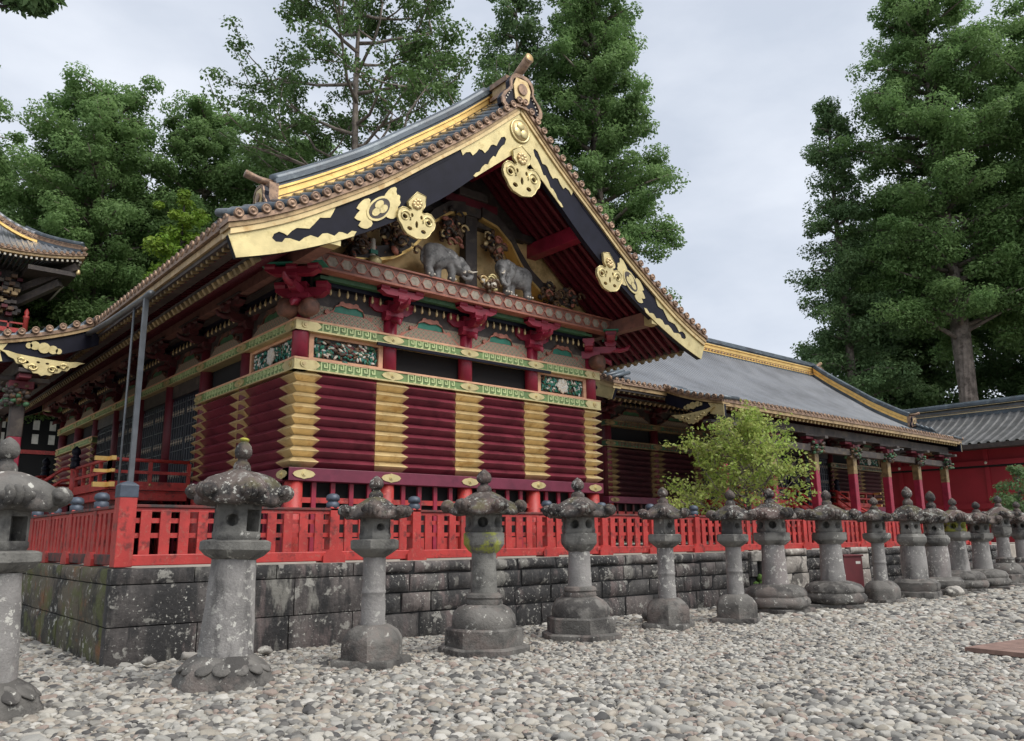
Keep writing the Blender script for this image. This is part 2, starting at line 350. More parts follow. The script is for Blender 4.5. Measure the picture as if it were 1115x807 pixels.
# ------------------------------------------------------------------ ground
def ground():
    mb = MB(); s = 1500
    mb.add([(-s, -s, -.045), (s, -s, -.045), (s, s, -.045), (-s, s, -.045)], [(0, 1, 2, 3)], 'ground')
    structure(mb.build('gravel_bed', recalc=False))
    mb = MB(); mb.bx(.3, 48, .3, 60, 0.0, 1.2, 'sand'); mb.bx(-30, .3, 15.3, 60, 0.0, 1.19, 'sand'); mb.bx(31.4, 90, -2.5, 60, -.5, .06, 'sand')
    structure(mb.build('platform_ground'))
    # wooded hillside behind the shrine
    n = 60; V = []; F = []
    for i in range(n):
        for j in range(n):
            x = -120 + 360 * i / (n - 1); y = -60 + 300 * j / (n - 1)
            d = max(0, (y - 40) * .30, (x - 75) * .12 + max(0, y - 5) * .05)
            if y < 0: d *= max(0, 1 + y / 40)
            z = d + (1.5 * nz3((x, y, 0), .05) if d > 0 else 0) - .3
            V.append((x, y, min(z, 45)))
    for i in range(n - 1):
        for j in range(n - 1):
            a = i * n + j; F.append((a, a + n, a + n + 1, a + 1))
    structure(np_mesh('hillside', np.array(V), np.array(F), 'hill'))
ground()

def pebbles():
    cx, cy = -3.12, -12.14; P = []; S = []
    def field(x0, x1, y0, y1, sp, rad, keep):
        nx = int((x1 - x0) / sp); ny = int((y1 - y0) / (sp * .87))
        I, J = np.meshgrid(np.arange(nx), np.arange(ny)); x = x0 + (I + .5 * (J % 2)) * sp; y = y0 + J * sp * .87
        x = x.ravel() + RNG.normal(0, sp * .22, x.size); y = y.ravel() + RNG.normal(0, sp * .22, y.size)
        d = np.hypot(x - cx, y - cy); a = np.degrees(np.arctan2(x - cx, y - cy))
        k = (a > -6) & (a < 82) & (d > 3.2) & (d < 36) & ~((x > .0) & (y > -.02)) & (y < 15) & keep(x, y, d)
        x, y = x[k], y[k]; s = rad * np.exp(RNG.normal(0, .32, x.size)); s = np.minimum(s, rad * 2.1)
        P.append(np.stack([x, y, s * .12 - .045 + RNG.uniform(-.012, .012, x.size)], 1)); S.append(s)
    big = lambda x, y: (x + .35 * y) < 2.2 + 1.2 * np.sin(y * 1.3)
    field(-7, 36, -14, 15, .062, .041, lambda x, y, d: big(x, y) & (d < 19))
    field(-7, 36, -14, 1, .049, .031, lambda x, y, d: ~big(x, y) & (d < 17))
    field(-7, 40, -14, 15, .085, .053, lambda x, y, d: (d >= 17))
    P = np.concatenate(P); S = np.concatenate(S)
    me = bpy.data.meshes.new('river_pebbles'); me.vertices.add(len(P)); me.vertices.foreach_set('co', P.astype('f').ravel())
    at = me.attributes.new('sz', 'FLOAT', 'POINT'); at.data.foreach_set('value', S.astype('f')); me.update()
    o = bpy.data.objects.new('river_pebbles', me); COL.objects.link(o)
    tag(o, 'loose rounded grey and tan river pebbles covering the courtyard', 'pebbles'); o['kind'] = 'stuff'
    g = bpy.data.node_groups.new('scatter', 'GeometryNodeTree')
    g.interface.new_socket('Geometry', in_out='INPUT', socket_type='NodeSocketGeometry'); g.interface.new_socket('Geometry', in_out='OUTPUT', socket_type='NodeSocketGeometry')
    N = g.nodes; K = g.links.new; gi = N.new('NodeGroupInput'); go = N.new('NodeGroupOutput')
    join = N.new('GeometryNodeJoinGeometry')
    for k in range(5):
        ic = N.new('GeometryNodeMeshIcoSphere'); ic.inputs['Radius'].default_value = 1; ic.inputs['Subdivisions'].default_value = 3
        nz = N.new('ShaderNodeTexNoise'); nz.noise_dimensions = '4D'; nz.inputs['W'].default_value = 7.7 * k; nz.inputs['Scale'].default_value = .9; nz.inputs['Detail'].default_value = 1
        sb = N.new('ShaderNodeVectorMath'); sb.operation = 'SUBTRACT'; sb.inputs[1].default_value = (.5, .5, .5)
        sc = N.new('ShaderNodeVectorMath'); sc.operation = 'SCALE'; sc.inputs['Scale'].default_value = 1.15
        sp = N.new('GeometryNodeSetPosition'); ss = N.new('GeometryNodeSetShadeSmooth'); sm = N.new('GeometryNodeSetMaterial'); sm.inputs['Material'].default_value = MAT['pebble']
        gt = N.new('GeometryNodeGeometryToInstance')
        K(nz.outputs['Color'], sb.inputs[0]); K(sb.outputs[0], sc.inputs[0]); K(sc.outputs[0], sp.inputs['Offset']); K(ic.outputs[0], sp.inputs['Geometry'])
        K(sp.outputs[0], ss.inputs[0]); K(ss.outputs[0], sm.inputs[0]); K(sm.outputs[0], gt.inputs[0]); K(gt.outputs[0], join.inputs[0])
    ip = N.new('GeometryNodeInstanceOnPoints'); ip.inputs['Pick Instance'].default_value = True
    rr = N.new('FunctionNodeRandomValue'); rr.data_type = 'FLOAT_VECTOR'; rr.inputs[0].default_value = (-.3, -.3, 0); rr.inputs[1].default_value = (.3, .3, 6.28)
    rs = N.new('FunctionNodeRandomValue'); rs.data_type = 'FLOAT_VECTOR'; rs.inputs[0].default_value = (.85, .6, .42); rs.inputs[1].default_value = (1.3, 1., .72); rs.inputs['Seed'].default_value = 5
    na = N.new('GeometryNodeInputNamedAttribute'); na.data_type = 'FLOAT'; na.inputs['Name'].default_value = 'sz'
    vs = N.new('ShaderNodeVectorMath'); vs.operation = 'SCALE'
    K(rs.outputs[0], vs.inputs[0]); K(na.outputs[0], vs.inputs['Scale'])
    m2p = N.new('GeometryNodeMeshToPoints'); K(gi.outputs[0], m2p.inputs[0]); K(m2p.outputs[0], ip.inputs['Points']); K(join.outputs[0], ip.inputs['Instance'])
    K(rr.outputs[0], ip.inputs['Rotation']); K(vs.outputs[0], ip.inputs['Scale']); K(ip.outputs[0], go.inputs[0])
    md = o.modifiers.new('scatter', 'NODES'); md.node_group = g
    print('pebbles', len(P))
pebbles()

# ------------------------------------------------------------------ stone retaining wall
def rough_block(mb, tones, T, a0, a1, z0, z1, tone, m, dep=.22, rnd=.035, amp=.022, seed=0):
    nu = max(4, int((a1 - a0) / .12)); nv = max(4, int((z1 - z0) / .1)); vs = []
    for i in range(nu + 1):
        for j in range(nv + 1):
            u, v = i / nu, j / nv; a = a0 + (a1 - a0) * u; z = z0 + (z1 - z0) * v
            e = min(u * (a1 - a0), (1 - u) * (a1 - a0), v * (z1 - z0), (1 - v) * (z1 - z0))
            r = rnd * max(0, 1 - e / .07) ** 2
            o = amp * (nz3((a * 2 + seed, z * 2, seed)) + .6 * nz3((a * 7, z * 7, seed))) - r
            vs.append((a, o, z))
    ring = [i * (nv + 1) for i in range(nu + 1)] + [nu * (nv + 1) + j for j in range(1, nv + 1)] + [i * (nv + 1) + nv for i in range(nu - 1, -1, -1)] + [j for j in range(nv - 1, 0, -1)]
    fs = [(i * (nv + 1) + j, (i + 1) * (nv + 1) + j, (i + 1) * (nv + 1) + j + 1, i * (nv + 1) + j + 1) for i in range(nu) for j in range(nv)]
    nb = len(vs)
    vs += [(vs[k][0], -dep, vs[k][2]) for k in ring]
    n = len(ring); fs += [(ring[k], nb + k, nb + (k + 1) % n, ring[(k + 1) % n]) for k in range(n)]
    mb.add([T(*v) for v in vs], fs, m, True); tones += [tone] * len(vs)
def stone_wall():
    root = thing('stone_wall', 'dark lichen spotted stone block retaining wall below the red fence', 'stone wall')
    TF = lambda a, o, z: (a, -o, z)
    TL = lambda a, o, z: (-o, a, z)
    rnd = random.Random(3)
    def run(T, spans, name, m, heights_fn, lab=None):
        mb = MB(); tones = []
        for (a0, a1) in spans:
            hs = heights_fn(a0)
            for r in range(len(hs) - 1):
                a = a0
                big = a0 < 4.1
                while a < a1 - .01:
                    w = rnd.uniform(1.1, 1.6) if big else (rnd.uniform(.45, .95) if r < len(hs) - 2 else rnd.uniform(.7, 1.3))
                    if a1 - a - w < .4: w = a1 - a
                    g = .008 if big else .014
                    j0 = rnd.uniform(-.02, .02) if not big and 0 < r else 0
                    rough_block(mb, tones, T, a + g, a + w - g, hs[r] + g, hs[r + 1] - g, rnd.random() ** 1.6, m, rnd=.02 if big else .05, amp=.012 if big else .03, seed=rnd.uniform(0, 90))
                    a += w
        o = mb.build(name, root, tone=tones); o.data.set_sharp_from_angle(angle=R(50)) if hasattr(o.data, 'set_sharp_from_angle') else None
        return o
    def hF(a0): return [-.1, .47, 1.03, 1.25] if a0 < 4 else [-.1, .38, .72, 1.03, 1.25]
    run(TF, [(0, 4.2), (4.2, 15.0), (17.8, 20.2), (21.3, 31.5)], 'block_course', 'stone_wall', hF)
    run(TL, [(.23, 15.3)], 'mossy_block_course', 'stone_moss', lambda a: [-.1, .47, 1.03, 1.25])
    run(TF, [(15.75, 17.8), (20.2, 21.3)], 'pale_block_course', 'stone_light', lambda a: [-.1, .65, 1.1, 1.3])
    mb = MB(); mb.bx(.06, 31.4, .06, .6, -.1, 1.22, 'black_void'); mb.bx(.06, .6, .6, 15.2, -.1, 1.22, 'black_void'); mb.build('core', root)
    mb = MB(); mb.bx(15.0, 15.75, -.05, .2, 1.0, 1.25, 'stone_light'); mb.bx(15.0, 15.25, -.04, .2, .62, 1.0, 'stone_wall'); mb.bx(15.45, 15.75, -.045, .2, .62, 1.0, 'stone_wall'); mb.bx(15.0, 15.75, .02, .2, 0, .62, 'black_void')
    mb.build('drain_opening', root, bevel=.02)
    mb = MB()
    for k in range(26): mb.blob((15.36 + rnd.gauss(0, .16), -.0 + rnd.gauss(0, .05), .32 + rnd.gauss(0, .14)), (.11, .08, .11), 'moss_green', n=7)
    mb.build('moss_patch', root)
stone_wall()

# ------------------------------------------------------------------ red fences
def fence(label, T, posts, per, swap, low_m, skip_first=False, group=None):
    root = thing('wooden_fence', label, 'fence')
    a0, a1 = posts[0], posts[-1]
    def bx(mb, a, b, o0, o1, z0, z1, m):
        p = T(a, o0, 0); q = T(b, o1, 0)
        mb.bx(min(p[0], q[0]), max(p[0], q[0]), min(p[1], q[1]), max(p[1], q[1]), z0, z1, m)
    mb = MB(); bx(mb, a0, a1, -.10, .10, 2.09, 2.13, 'fence_dark'); bx(mb, a0, a1, -.07, .07, 2.03, 2.088, 'fence_red'); mb.build('top_rail', root, bevel=.006)
    for z in (1.66, 1.87):
        mb = MB(); bx(mb, a0, a1, -.035, .02, z, z + .07, 'fence_red'); mb.build('middle_rail', root)
    mb = MB(); bx(mb, a0, a1, -.08, .075, 1.275, 1.43, low_m); mb.build('bottom_beam', root, bevel=.012)
    # one post, one picket; then copies
    protoP = None; protoK = None
    for i, a in enumerate(posts):
        if i == 0 and not skip_first:
            mb = MB(); bx(mb, a - .12, a + .12, -.12, .12, 1.26, 2.25, 'fence_red'); p = mb.build('corner_post', root, bevel=.012)
            mb = MB(); bx(mb, a - .126, a + .126, -.126, .126, 2.22, 2.40, 'cap_blue'); q = T(a, 0, 0)
            mb.lathe([(.17, 2.40), (.12, 2.43), (.0, 2.46)], 'cap_blue', n=4, loc=(q[0], q[1], 0), ang0=R(45), smooth=False); mb.build('cap', p, bevel=.01)
            continue
        if i == 0: continue
        x, y, _ = T(a, 0, 0)
        if protoP is None:
            mb = MB(); mb.bx(-.085, .085, -.10, .10, 1.43, 2.15, 'fence_red'); mb.prism([(-.2, 1.25), (.2, 1.25), (.2, 1.36), (.1, 1.46), (-.1, 1.46), (-.2, 1.36)], -.125, .125, (lambda a_, p, q: (p, a_, q)) if not swap else (lambda a_, p, q: (a_, p, q)), 'fence_red')
            protoP = mb.build('post', root, bevel=.008)
            mb = MB(); mb.lathe([(.105, 2.13), (.108, 2.16), (.108, 2.22), (.085, 2.235), (.085, 2.25), (.112, 2.262), (.115, 2.30), (.10, 2.345), (.06, 2.37), (0.01, 2.378)], 'cap_blue', n=16); mb.build('cap', protoP)
            protoP.location = (x, y, 0)
        else:
            c = dup(protoP, root); c.location = (x, y, 0)
    for i in range(len(posts) - 1):
        for k in range(per):
            a = posts[i] + (posts[i + 1] - posts[i]) * (k + 1) / (per + 1); x, y, _ = T(a, -.0, 0)
            if protoK is None:
                mb = MB()
                if not swap: mb.bx(-.075, .075, -.072, -.037, 1.425, 2.05, 'fence_red')
                else: mb.bx(-.072, -.037, -.075, .075, 1.425, 2.05, 'fence_red')
                protoK = mb.build('picket', root, bevel=.006); protoK.location = (x, y, 0)
            else:
                c = dup(protoK, root); c.location = (x, y, 0)
    return root
fence('long vermilion picket fence along the front wall behind the stone lanterns', lambda a, o, z: (a, .25 + o, z), [.18] + [.18 + 1.62 * k for k in range(1, 20)], 5, False, 'fence_red')
fence('shorter vermilion picket fence going back from the corner post on the left', lambda a, o, z: (.25 + o, a, z), [.25 + 1.62 * k for k in range(9)], 5, True, 'fence_dark', skip_first=True)

# ------------------------------------------------------------------ stone lanterns
def poly(k, soft=0.):
    def f(t):
        a = (t % (2 * math.pi / k)) - math.pi / k
        p = math.cos(math.pi / k) / math.cos(a)
        return p * (1 - soft) + soft * (1 + math.cos(math.pi / k)) / 2
    return f
def subdiv(prof, step=.05):
    out = [prof[0]]
    for a, b in zip(prof, prof[1:]):
        n = max(1, int(math.hypot(b[0] - a[0], b[1] - a[1]) / step))
        out += [(a[0] + (b[0] - a[0]) * k / n, a[1] + (b[1] - a[1]) * k / n) for k in range(1, n + 1)]
    return out
def rough(mb, amp, seed, sc=4.):
    mb.v = [tuple(Vector(v) + amp * (noise.noise_vector(Vector(v) * sc + Vector((seed, 0, 0))) + .5 * noise.noise_vector(Vector(v) * sc * 3 + Vector((seed, 5, 0))))) for v in mb.v]
def sround(name, prof, m, root, sides=0, amp=.008, seed=0, ang=0., soft=0., n=None):
    mb = MB(); n = n or (36 if sides != 4 else 32)
    mb.lathe(subdiv(prof), m, n=n, ang0=0, rfn=(lambda t: poly(sides, soft)(t + ang)) if sides else None)
    rough(mb, amp, seed); o = mb.build(name, root, weld=True)
    o.data.set_sharp_from_angle(angle=R(38)); return o
def carve(o, cut):
    c = cut.build('cutter'); c.parent = o.parent
    md = o.modifiers.new('cut', 'BOOLEAN'); md.object = c; md.solver = 'EXACT'
    bpy.context.view_layer.update()
    me = bpy.data.meshes.new_from_object(o.evaluated_get(bpy.context.evaluated_depsgraph_get()))
    o.modifiers.clear(); old = o.data; o.data = me; me.name = old.name; bpy.data.meshes.remove(old)
    bpy.data.objects.remove(c)
def cap_part(root, Rr, z0, z1, seed, ang, curl, m, corner=6, dome=True):
    mb = MB(); n = 48; rings = [(.50, .02), (.80, -.01), (.95, -.01), (1.0, .03), (1.0, .15), (.95, .25), (.84, .37), (.70, .51), (.56, .66), (.43, .79), (.32, .90), (.24, .97), (.18, 1.)] if not dome else [(.50, .02), (.80, -.015), (.94, -.01), (.995, .03), (1.0, .17), (.955, .33), (.87, .52), (.73, .70), (.56, .84), (.40, .92), (.27, .975), (.18, 1.)]
    rings = [(r, z) for r, z in rings]; vs = []; H = z1 - z0; pf = poly(corner, .25)
    for r, z in rings:
        for k in range(n):
            t = 2 * math.pi * k / n; a = ((t + ang) % (2 * math.pi / corner)) - math.pi / corner
            cn = abs(a) / (math.pi / corner)
            q = r * Rr * (pf(t + ang) * min(1, r * 1.6) + (1 - min(1, r * 1.6)))
            ridge = .035 * Rr * cn ** 6 * (1 - abs(2 * r - 1)) 
            zz = z0 + z * H + ridge + (.22 * H * cn ** 3 * max(0, r - .55) / .45 if r > .55 else 0)
            vs.append((q * math.cos(t), q * math.sin(t), zz))
    fs = [(i * n + k, i * n + (k + 1) % n, (i + 1) * n + (k + 1) % n, (i + 1) * n + k) for i in range(len(rings) - 1) for k in range(n)]
    fs += [tuple(range(n))[::-1], tuple((len(rings) - 1) * n + k for k in range(n))]
    mb.add(vs, fs, m, True)
    for k in range(corner):
        t = 2 * math.pi * k / corner - ang; rd = Vector((math.cos(t), math.sin(t), 0)); tg = Vector((-math.sin(t), math.cos(t), 0)); rc = curl
        c = rd * (Rr * .965) + Vector((0, 0, z0 + .30 * H + rc * .25))
        rot = Matrix((rd, tg, Vector((0, 0, 1)))).transposed()
        for wv, rad in ((.0, 1.0), (.6, .92), (-.6, .92), (.98, .45), (-.98, .45)):
            mb.blob(c + tg * wv * rc, (rc * rad, rc * .55, rc * rad), m, rot=rot, n=12)
        mb.blob(c - rd * rc * 1.1 + Vector((0, 0, -rc * .35)), (rc * 1.6, rc * 1.1, rc * .8), m, rot=rot, n=10)
    rough(mb, .018, seed, 5.); return mb.build('cap', root)
def finial(root, r, z0, z1, m, seed):
    H = z1 - z0
    return sround('finial', [(r * .8, z0), (r * .98, z0 + .06 * H), (r * 1.0, z0 + .2 * H), (r * .82, z0 + .3 * H), (r * .55, z0 + .36 * H), (r * .52, z0 + .42 * H), (r * .8, z0 + .46 * H), (r * 1.0, z0 + .56 * H), (r * 1.02, z0 + .66 * H), (r * .85, z0 + .8 * H), (r * .5, z0 + .91 * H), (r * .15, z0 + .985 * H), (.004, z1)], m, root, amp=.008, seed=seed, n=20)
def lantern(kind, loc, H, label, seed, lean=(0, 0), rz=None, mats=None, group='stone lanterns in a row along the wall'):
    rd = random.Random(seed); ang = rd.uniform(0, 1) if rz is None else rz
    root = thing('stone_lantern', label, 'stone lantern', loc, 0, group); root.rotation_euler = (lean[0], lean[1], 0)
    M_ = dict(base='lantern_base', shaft='lantern_shaft', plat='lantern_grey', box='lantern_grey', cap='lantern_dark', fin='lantern_dark'); M_.update(mats or {})
    f = lambda *p: [(r, z * H) for r, z in p]
    S = seed * 3.7
    if kind == 'lotus':
        sround('base', f((.60, -.02), (.60, .012), (.56, .03), (.56, .04), (.53, .055), (.47, .085), (.37, .105), (.34, .11)), M_['base'], root, 6, .010, S, ang, .12)
        mb = MB()
        for k in range(14):
            t = 2 * math.pi * (k + .5) / 14; mb.blob((.425 * math.cos(t), .425 * math.sin(t), .071 * H), (.135, .112, .03), M_['base'], rot=Matrix.Rotation(t, 3, 'Z') @ Matrix.Rotation(R(36), 3, 'Y'), n=12)
        rough(mb, .01, S); mb.build('petal_ring', root)
        sround('shaft', f((.31, .105), (.30, .2), (.275, .35), (.255, .49)), M_['shaft'], root, 0, .008, S)
        sround('platform', f((.26, .488), (.36, .505), (.42, .525), (.435, .53), (.435, .562), (.40, .568), (.37, .57)), M_['plat'], root, 6, .007, S, ang)
        bw, b0, b1 = .30, .57, .725; cr, cc = .56, .105
        c0, c1, fr = .715, .865, .105
    elif kind == 'tier':
        sround('plinth', f((.70, -.02), (.70, .02), (.66, .03)), M_['base'], root, 6, .012, S, ang, .1)
        sround('base', f((.60, .028), (.60, .115), (.57, .125)), M_['base'], root, 6, .010, S, ang)
        sround('bowl', f((.48, .12), (.49, .15), (.47, .19), (.40, .225), (.30, .243), (.27, .247)), M_['base'], root, 0, .016, S)
        sround('collar', f((.27, .243), (.28, .255), (.265, .275), (.28, .285), (.265, .30), (.22, .31)), M_['base'], root, 0, .008, S)
        sround('shaft', f((.20, .30), (.19, .42), (.185, .535)), M_['shaft'], root, 0, .006, S)
        sround('platform', f((.20, .525), (.25, .54), (.29, .56), (.31, .57), (.32, .575), (.32, .637), (.29, .642)), M_['plat'], root, 6, .006, S, ang, .2)
        bw, b0, b1 = .30, .638, .75; cr, cc = .58, .10
        c0, c1, fr = .74, .872, .115
    elif kind == 'slim':
        sround('slab', f((.58, -.02), (.58, .022), (.56, .03)), M_['base'], root, 4, .010, S, ang)
        sround('base', f((.44, .026), (.44, .125), (.42, .14), (.36, .17), (.26, .195), (.21, .20)), M_['base'], root, 6, .010, S, ang, .15)
        sround('shaft', f((.165, .195), (.157, .36), (.165, .365), (.165, .375), (.156, .38), (.152, .57)), M_['shaft'], root, 0, .006, S)
        sround('platform', f((.18, .555), (.24, .57), (.34, .598), (.35, .605), (.35, .645), (.31, .652)), M_['plat'], root, 6, .007, S, ang)
        bw, b0, b1 = .235, .65, .775; cr, cc = .47, .085
        c0, c1, fr = .762, .88, .10
    elif kind == 'bulb':
        sround('slab', f((.88, -.02), (.88, .022), (.86, .03)), M_['base'], root, 4, .014, S, ang)
        sround('base', f((.62, .026), (.70, .05), (.72, .075), (.70, .10), (.655, .115), (.65, .12), (.665, .13), (.66, .155), (.60, .185), (.46, .207), (.33, .215)), M_['base'], root, 0, .018, S)
        sround('shaft', f((.285, .21), (.265, .33), (.25, .45), (.245, .54)), M_['shaft'], root, 0, .007, S)
        sround('platform', f((.29, .53), (.33, .545), (.40, .565), (.405, .57), (.405, .625), (.37, .63)), M_['plat'], root, 6, .007, S, ang, .15)
        bw, b0, b1 = .33, .63, .745; cr, cc = .62, .12
        c0, c1, fr = .735, .87, .115
    else:   # barrel
        sround('slab', f((.78, -.02), (.78, .05), (.70, .06), (.74, .085), (.74, .13), (.62, .155), (.40, .165)), M_['base'], root, 4, .03, S, ang, .35)
        sround('shaft', f((.315, .16), (.325, .30), (.31, .42), (.30, .455)), M_['shaft'], root, 0, .008, S)
        sround('platform', f((.30, .45), (.39, .485), (.41, .495), (.41, .535), (.38, .545), (.36, .56), (.31, .565)), M_['plat'], root, 6, .008, S, ang, .15)
        bw, b0, b1 = .29, .56, .69; cr, cc = .46, .075
        c0, c1, fr = .68, .83, .13
    bx = sround('fire_box', f((bw * .94, b0), (bw, b0 + .012), (bw, b0 + .03), (bw * .96, b0 + .035), (bw * .96, b1 - .01), (bw * .9, b1)), M_['box'], root, 6, .004, S, ang, .05 if kind != 'bulb' else .4)
    cut = MB(); zc = (b0 + b1) / 2 * H + .01; hh = (b1 - b0) * H * .28
    for k in range(6):
        t = 2 * math.pi * (k + .5) / 6 - ang; d = Vector((math.cos(t), math.sin(t), 0)); tg = Vector((-math.sin(t), math.cos(t), 0))
        if kind in ('tier', 'bulb', 'barrel') or k % 3 == 1:
            rr_ = hh * (.95 if kind in ('tier', 'bulb') else .6); cut.tube([d * bw * .25 + Vector((0, 0, zc)), d * bw * 1.3 + Vector((0, 0, zc))], rr_, M_['box'], n=14)
        elif k % 3 == 2:
            cut.bar(d * bw * .2 + Vector((0, 0, zc)), d * bw * 1.3 + Vector((0, 0, zc)), hh * 1.7, hh * 2.1, M_['box'])
    carve(bx, cut)
    cap_part(root, cr, c0 * H, c1 * H, S, ang, cc, M_['cap'], dome=kind in ('lotus', 'barrel'))
    fo = finial(root, fr, (c1 - .012) * H, H, M_['fin'], S)
    return root
LN = [  # kind, (x, y), height, label, extra
    ('lotus', (-1.72, -2.45), 2.68, 'weathered lantern with mossy cap, cut off by the left edge of the photo', dict(mats=dict(cap='lantern_base', fin='lantern_base'))),
    ('lotus', (.71, -2.38), 2.84, 'tall pinkish stone lantern leaning right, on a lotus petal base by the wall corner', dict(lean=(0, R(1.6)), rz=.62)),
    ('slim', (2.75, -2.27), 2.48, 'slender pale stone lantern with square window on a flat slab, second right of the corner', dict()),
    ('tier', (4.63, -2.3), 2.66, 'stone lantern with yellow green moss on its platform, standing on a tiered hexagonal base', dict(mats=dict(plat='lantern_moss', shaft='lantern_grey'))),
    ('tier', (6.87, -2.08), 2.64, 'dark capped lantern on a tiered base without moss, just right of the mossy platform one', dict()),
    ('slim', (9.14, -2.09), 2.56, 'slender lantern with slim tall shaft under the right corner of the log storehouse', dict()),
    ('slim', (10.9, -2.37), 2.55, 'slender lantern with a see through window in front of the left of the leafy maple', dict()),
    ('bulb', (13.3, -1.75), 2.70, 'stout lantern on a bulging round base below the right of the leafy maple', dict()),
    ('bulb', (15.35, -2.0), 2.70, 'stout lantern on a bulging round base just left of the dark red box', dict()),
    ('slim', (17.4, -2.15), 2.58, 'slim short lantern just right of the dark red box', dict()),
    ('barrel', (19.55, -2.05), 2.93, 'thick barrel shafted lantern, tallest of the far group on the right', dict()),
    ('barrel', (21.25, -1.95), 2.87, 'thick barrel shafted lantern right behind the tallest far one', dict()),
    ('bulb', (23.1, -1.8), 2.72, 'far lantern with green moss on its fire box', dict(mats=dict(box='lantern_moss'))),
    ('bulb', (25.0, -1.75), 2.66, 'small looking far lantern between the green mossy one and the far right ones', dict()),
    ('tier', (26.9, -1.75), 2.90, 'far lantern with tall finial, second from the right edge', dict()),
    ('tier', (28.7, -1.7), 2.75, 'farthest lantern, at the right edge of the photo', dict()),
]
for i, (k, p, h, lab, ex) in enumerate(LN):
    lr = lantern(k, (p[0], p[1], 0), h, lab, 11 + i * 5, **ex)
    if i == 1:
        mb = MB(); mb.blob((0, 0, 2.835), (.06, .055, .028), 'yellow_moss', n=12); rough(mb, .01, 3, 9); mb.build('moss_patch', lr)

# ------------------------------------------------------------------ storehouse (local frame: gable at y=0, long front towards -x)
MX, YG = 9.635, 2.5
HW, YF, LR = 4.76, 2.37, 28.6
YB = LR - YF
E_ = pchip([0, 1.4, 2.9, 4.0, 5.35, 6.1, 6.9, 7.46], [12.85, 11.62, 10.45, 9.6, 8.72, 8.27, 7.87, 7.64])
LW = pchip([0, 1.4, 2.45, 4.75, 6.4, 7.25], [11.55, 10.4, 9.5, 8.0, 7.24, 6.95])
U_ = lambda x: E_(x) - .27
S_ = lambda x: E_(x) - .50
XS = [7.46 * k / 22 for k in range(23)]
TFr = lambda a, o, z: (a, YF - o, z)           # gable facade
TLf = lambda a, o, z: (-HW - o, a, z)          # long front facade
house = thing('storehouse', 'ornate maroon and gold log storehouse with big gable, elephants carved under it', 'storehouse', (MX, YG, 0))
COLS = [-HW + 2.38 * i for i in range(5)]
SIDE = [YF + 2.9825 * i for i in range(9)]

def facade_part(name, build, parent=house, bevel=0):
    mb = MB(); build(mb); return mb.build(name, parent, bevel=bevel)
def circle(cx, cy, r, n=14): return [(cx + r * math.cos(2 * math.pi * k / n), cy + r * math.sin(2 * math.pi * k / n)) for k in range(n)]
def flower_fit(mb, T, a, z, w, h, m, o=.0):
    """oval pointed nail cover with a boss"""
    pts = [(a - w / 2, z), (a - w * .42, z + h * .22), (a - w * .3, z + h * .34), (a - w * .12, z + h * .42), (a, z + h * .5), (a + w * .12, z + h * .42), (a + w * .3, z + h * .34), (a + w * .42, z + h * .22), (a + w / 2, z)]
    pts += [(2 * a - u, 2 * z - v) for u, v in pts[1:-1]]
    mb.plate([pts], o, o + .02, lambda u, v, d: T(u, d, v), m)
    for r, d in ((h * .26, .035), (h * .13, .06)):
        mb.plate([circle(a, z, r)], o + .015, o + d, lambda u, v, d_: T(u, d_, v), m)

# --- columns
for a in COLS:
    facade_part('floor_post', lambda mb: mb.lathe([(.2, .7), (.2, 2.93)], 'fence_red', n=18, loc=(a, YF, 0)))
    facade_part('column', lambda mb: mb.lathe([(.19, 5.5), (.19, 7.1)], 'crimson', n=18, loc=(a, YF, 0)))
for y in SIDE[1:]:
    facade_part('floor_post', lambda mb: mb.lathe([(.2, .7), (.2, 2.93)], 'fence_red', n=18, loc=(-HW, y, 0)))
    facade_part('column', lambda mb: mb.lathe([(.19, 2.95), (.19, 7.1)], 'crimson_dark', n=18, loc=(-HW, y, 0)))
# --- underfloor lattice
def und(mb):
    for i in range(4):
        for k in range(1, 5): mb.box((COLS[i] + 2.38 * k / 5, YF - .02, 2.05), (.11, .06, 1.7), 'crimson')
    mb.box((0, YF, 2.5), (9.5, .05, .12), 'fence_red'); mb.box((0, YF + .03, 1.5), (9.5, .05, .3), 'fence_red')
facade_part('underfloor_lattice', und)
def und2(mb):
    for i in range(8):
        for k in range(1, 6): mb.box((-HW + .02, SIDE[i] + 2.98 * k / 6, 2.05), (.06, .11, 1.7), 'crimson')
    mb.bx(-HW - .01, -HW + .04, YF, YB, 2.45, 2.56, 'fence_red'); mb.bx(-HW + .04, -HW + .08, YF, YB, 1.35, 1.62, 'fence_red')
facade_part('underfloor_lattice', und2)
facade_part('inner_wall', lambda mb: mb.bx(-HW + .12, HW, YF + .12, YB - .1, 1.25, 8.0, 'black_void').bx(-HW + .3, HW - .3, YF + .3, YB - .3, 8.0, 9.2, 'black_void'))
facade_part('rear_wall', lambda mb: mb.bx(HW + .002, HW + .12, YF - .1, YB, 1.25, 7.9, 'crimson_dark').bx(-HW, HW, YB, YB + .12, 1.25, 7.9, 'crimson_dark'))
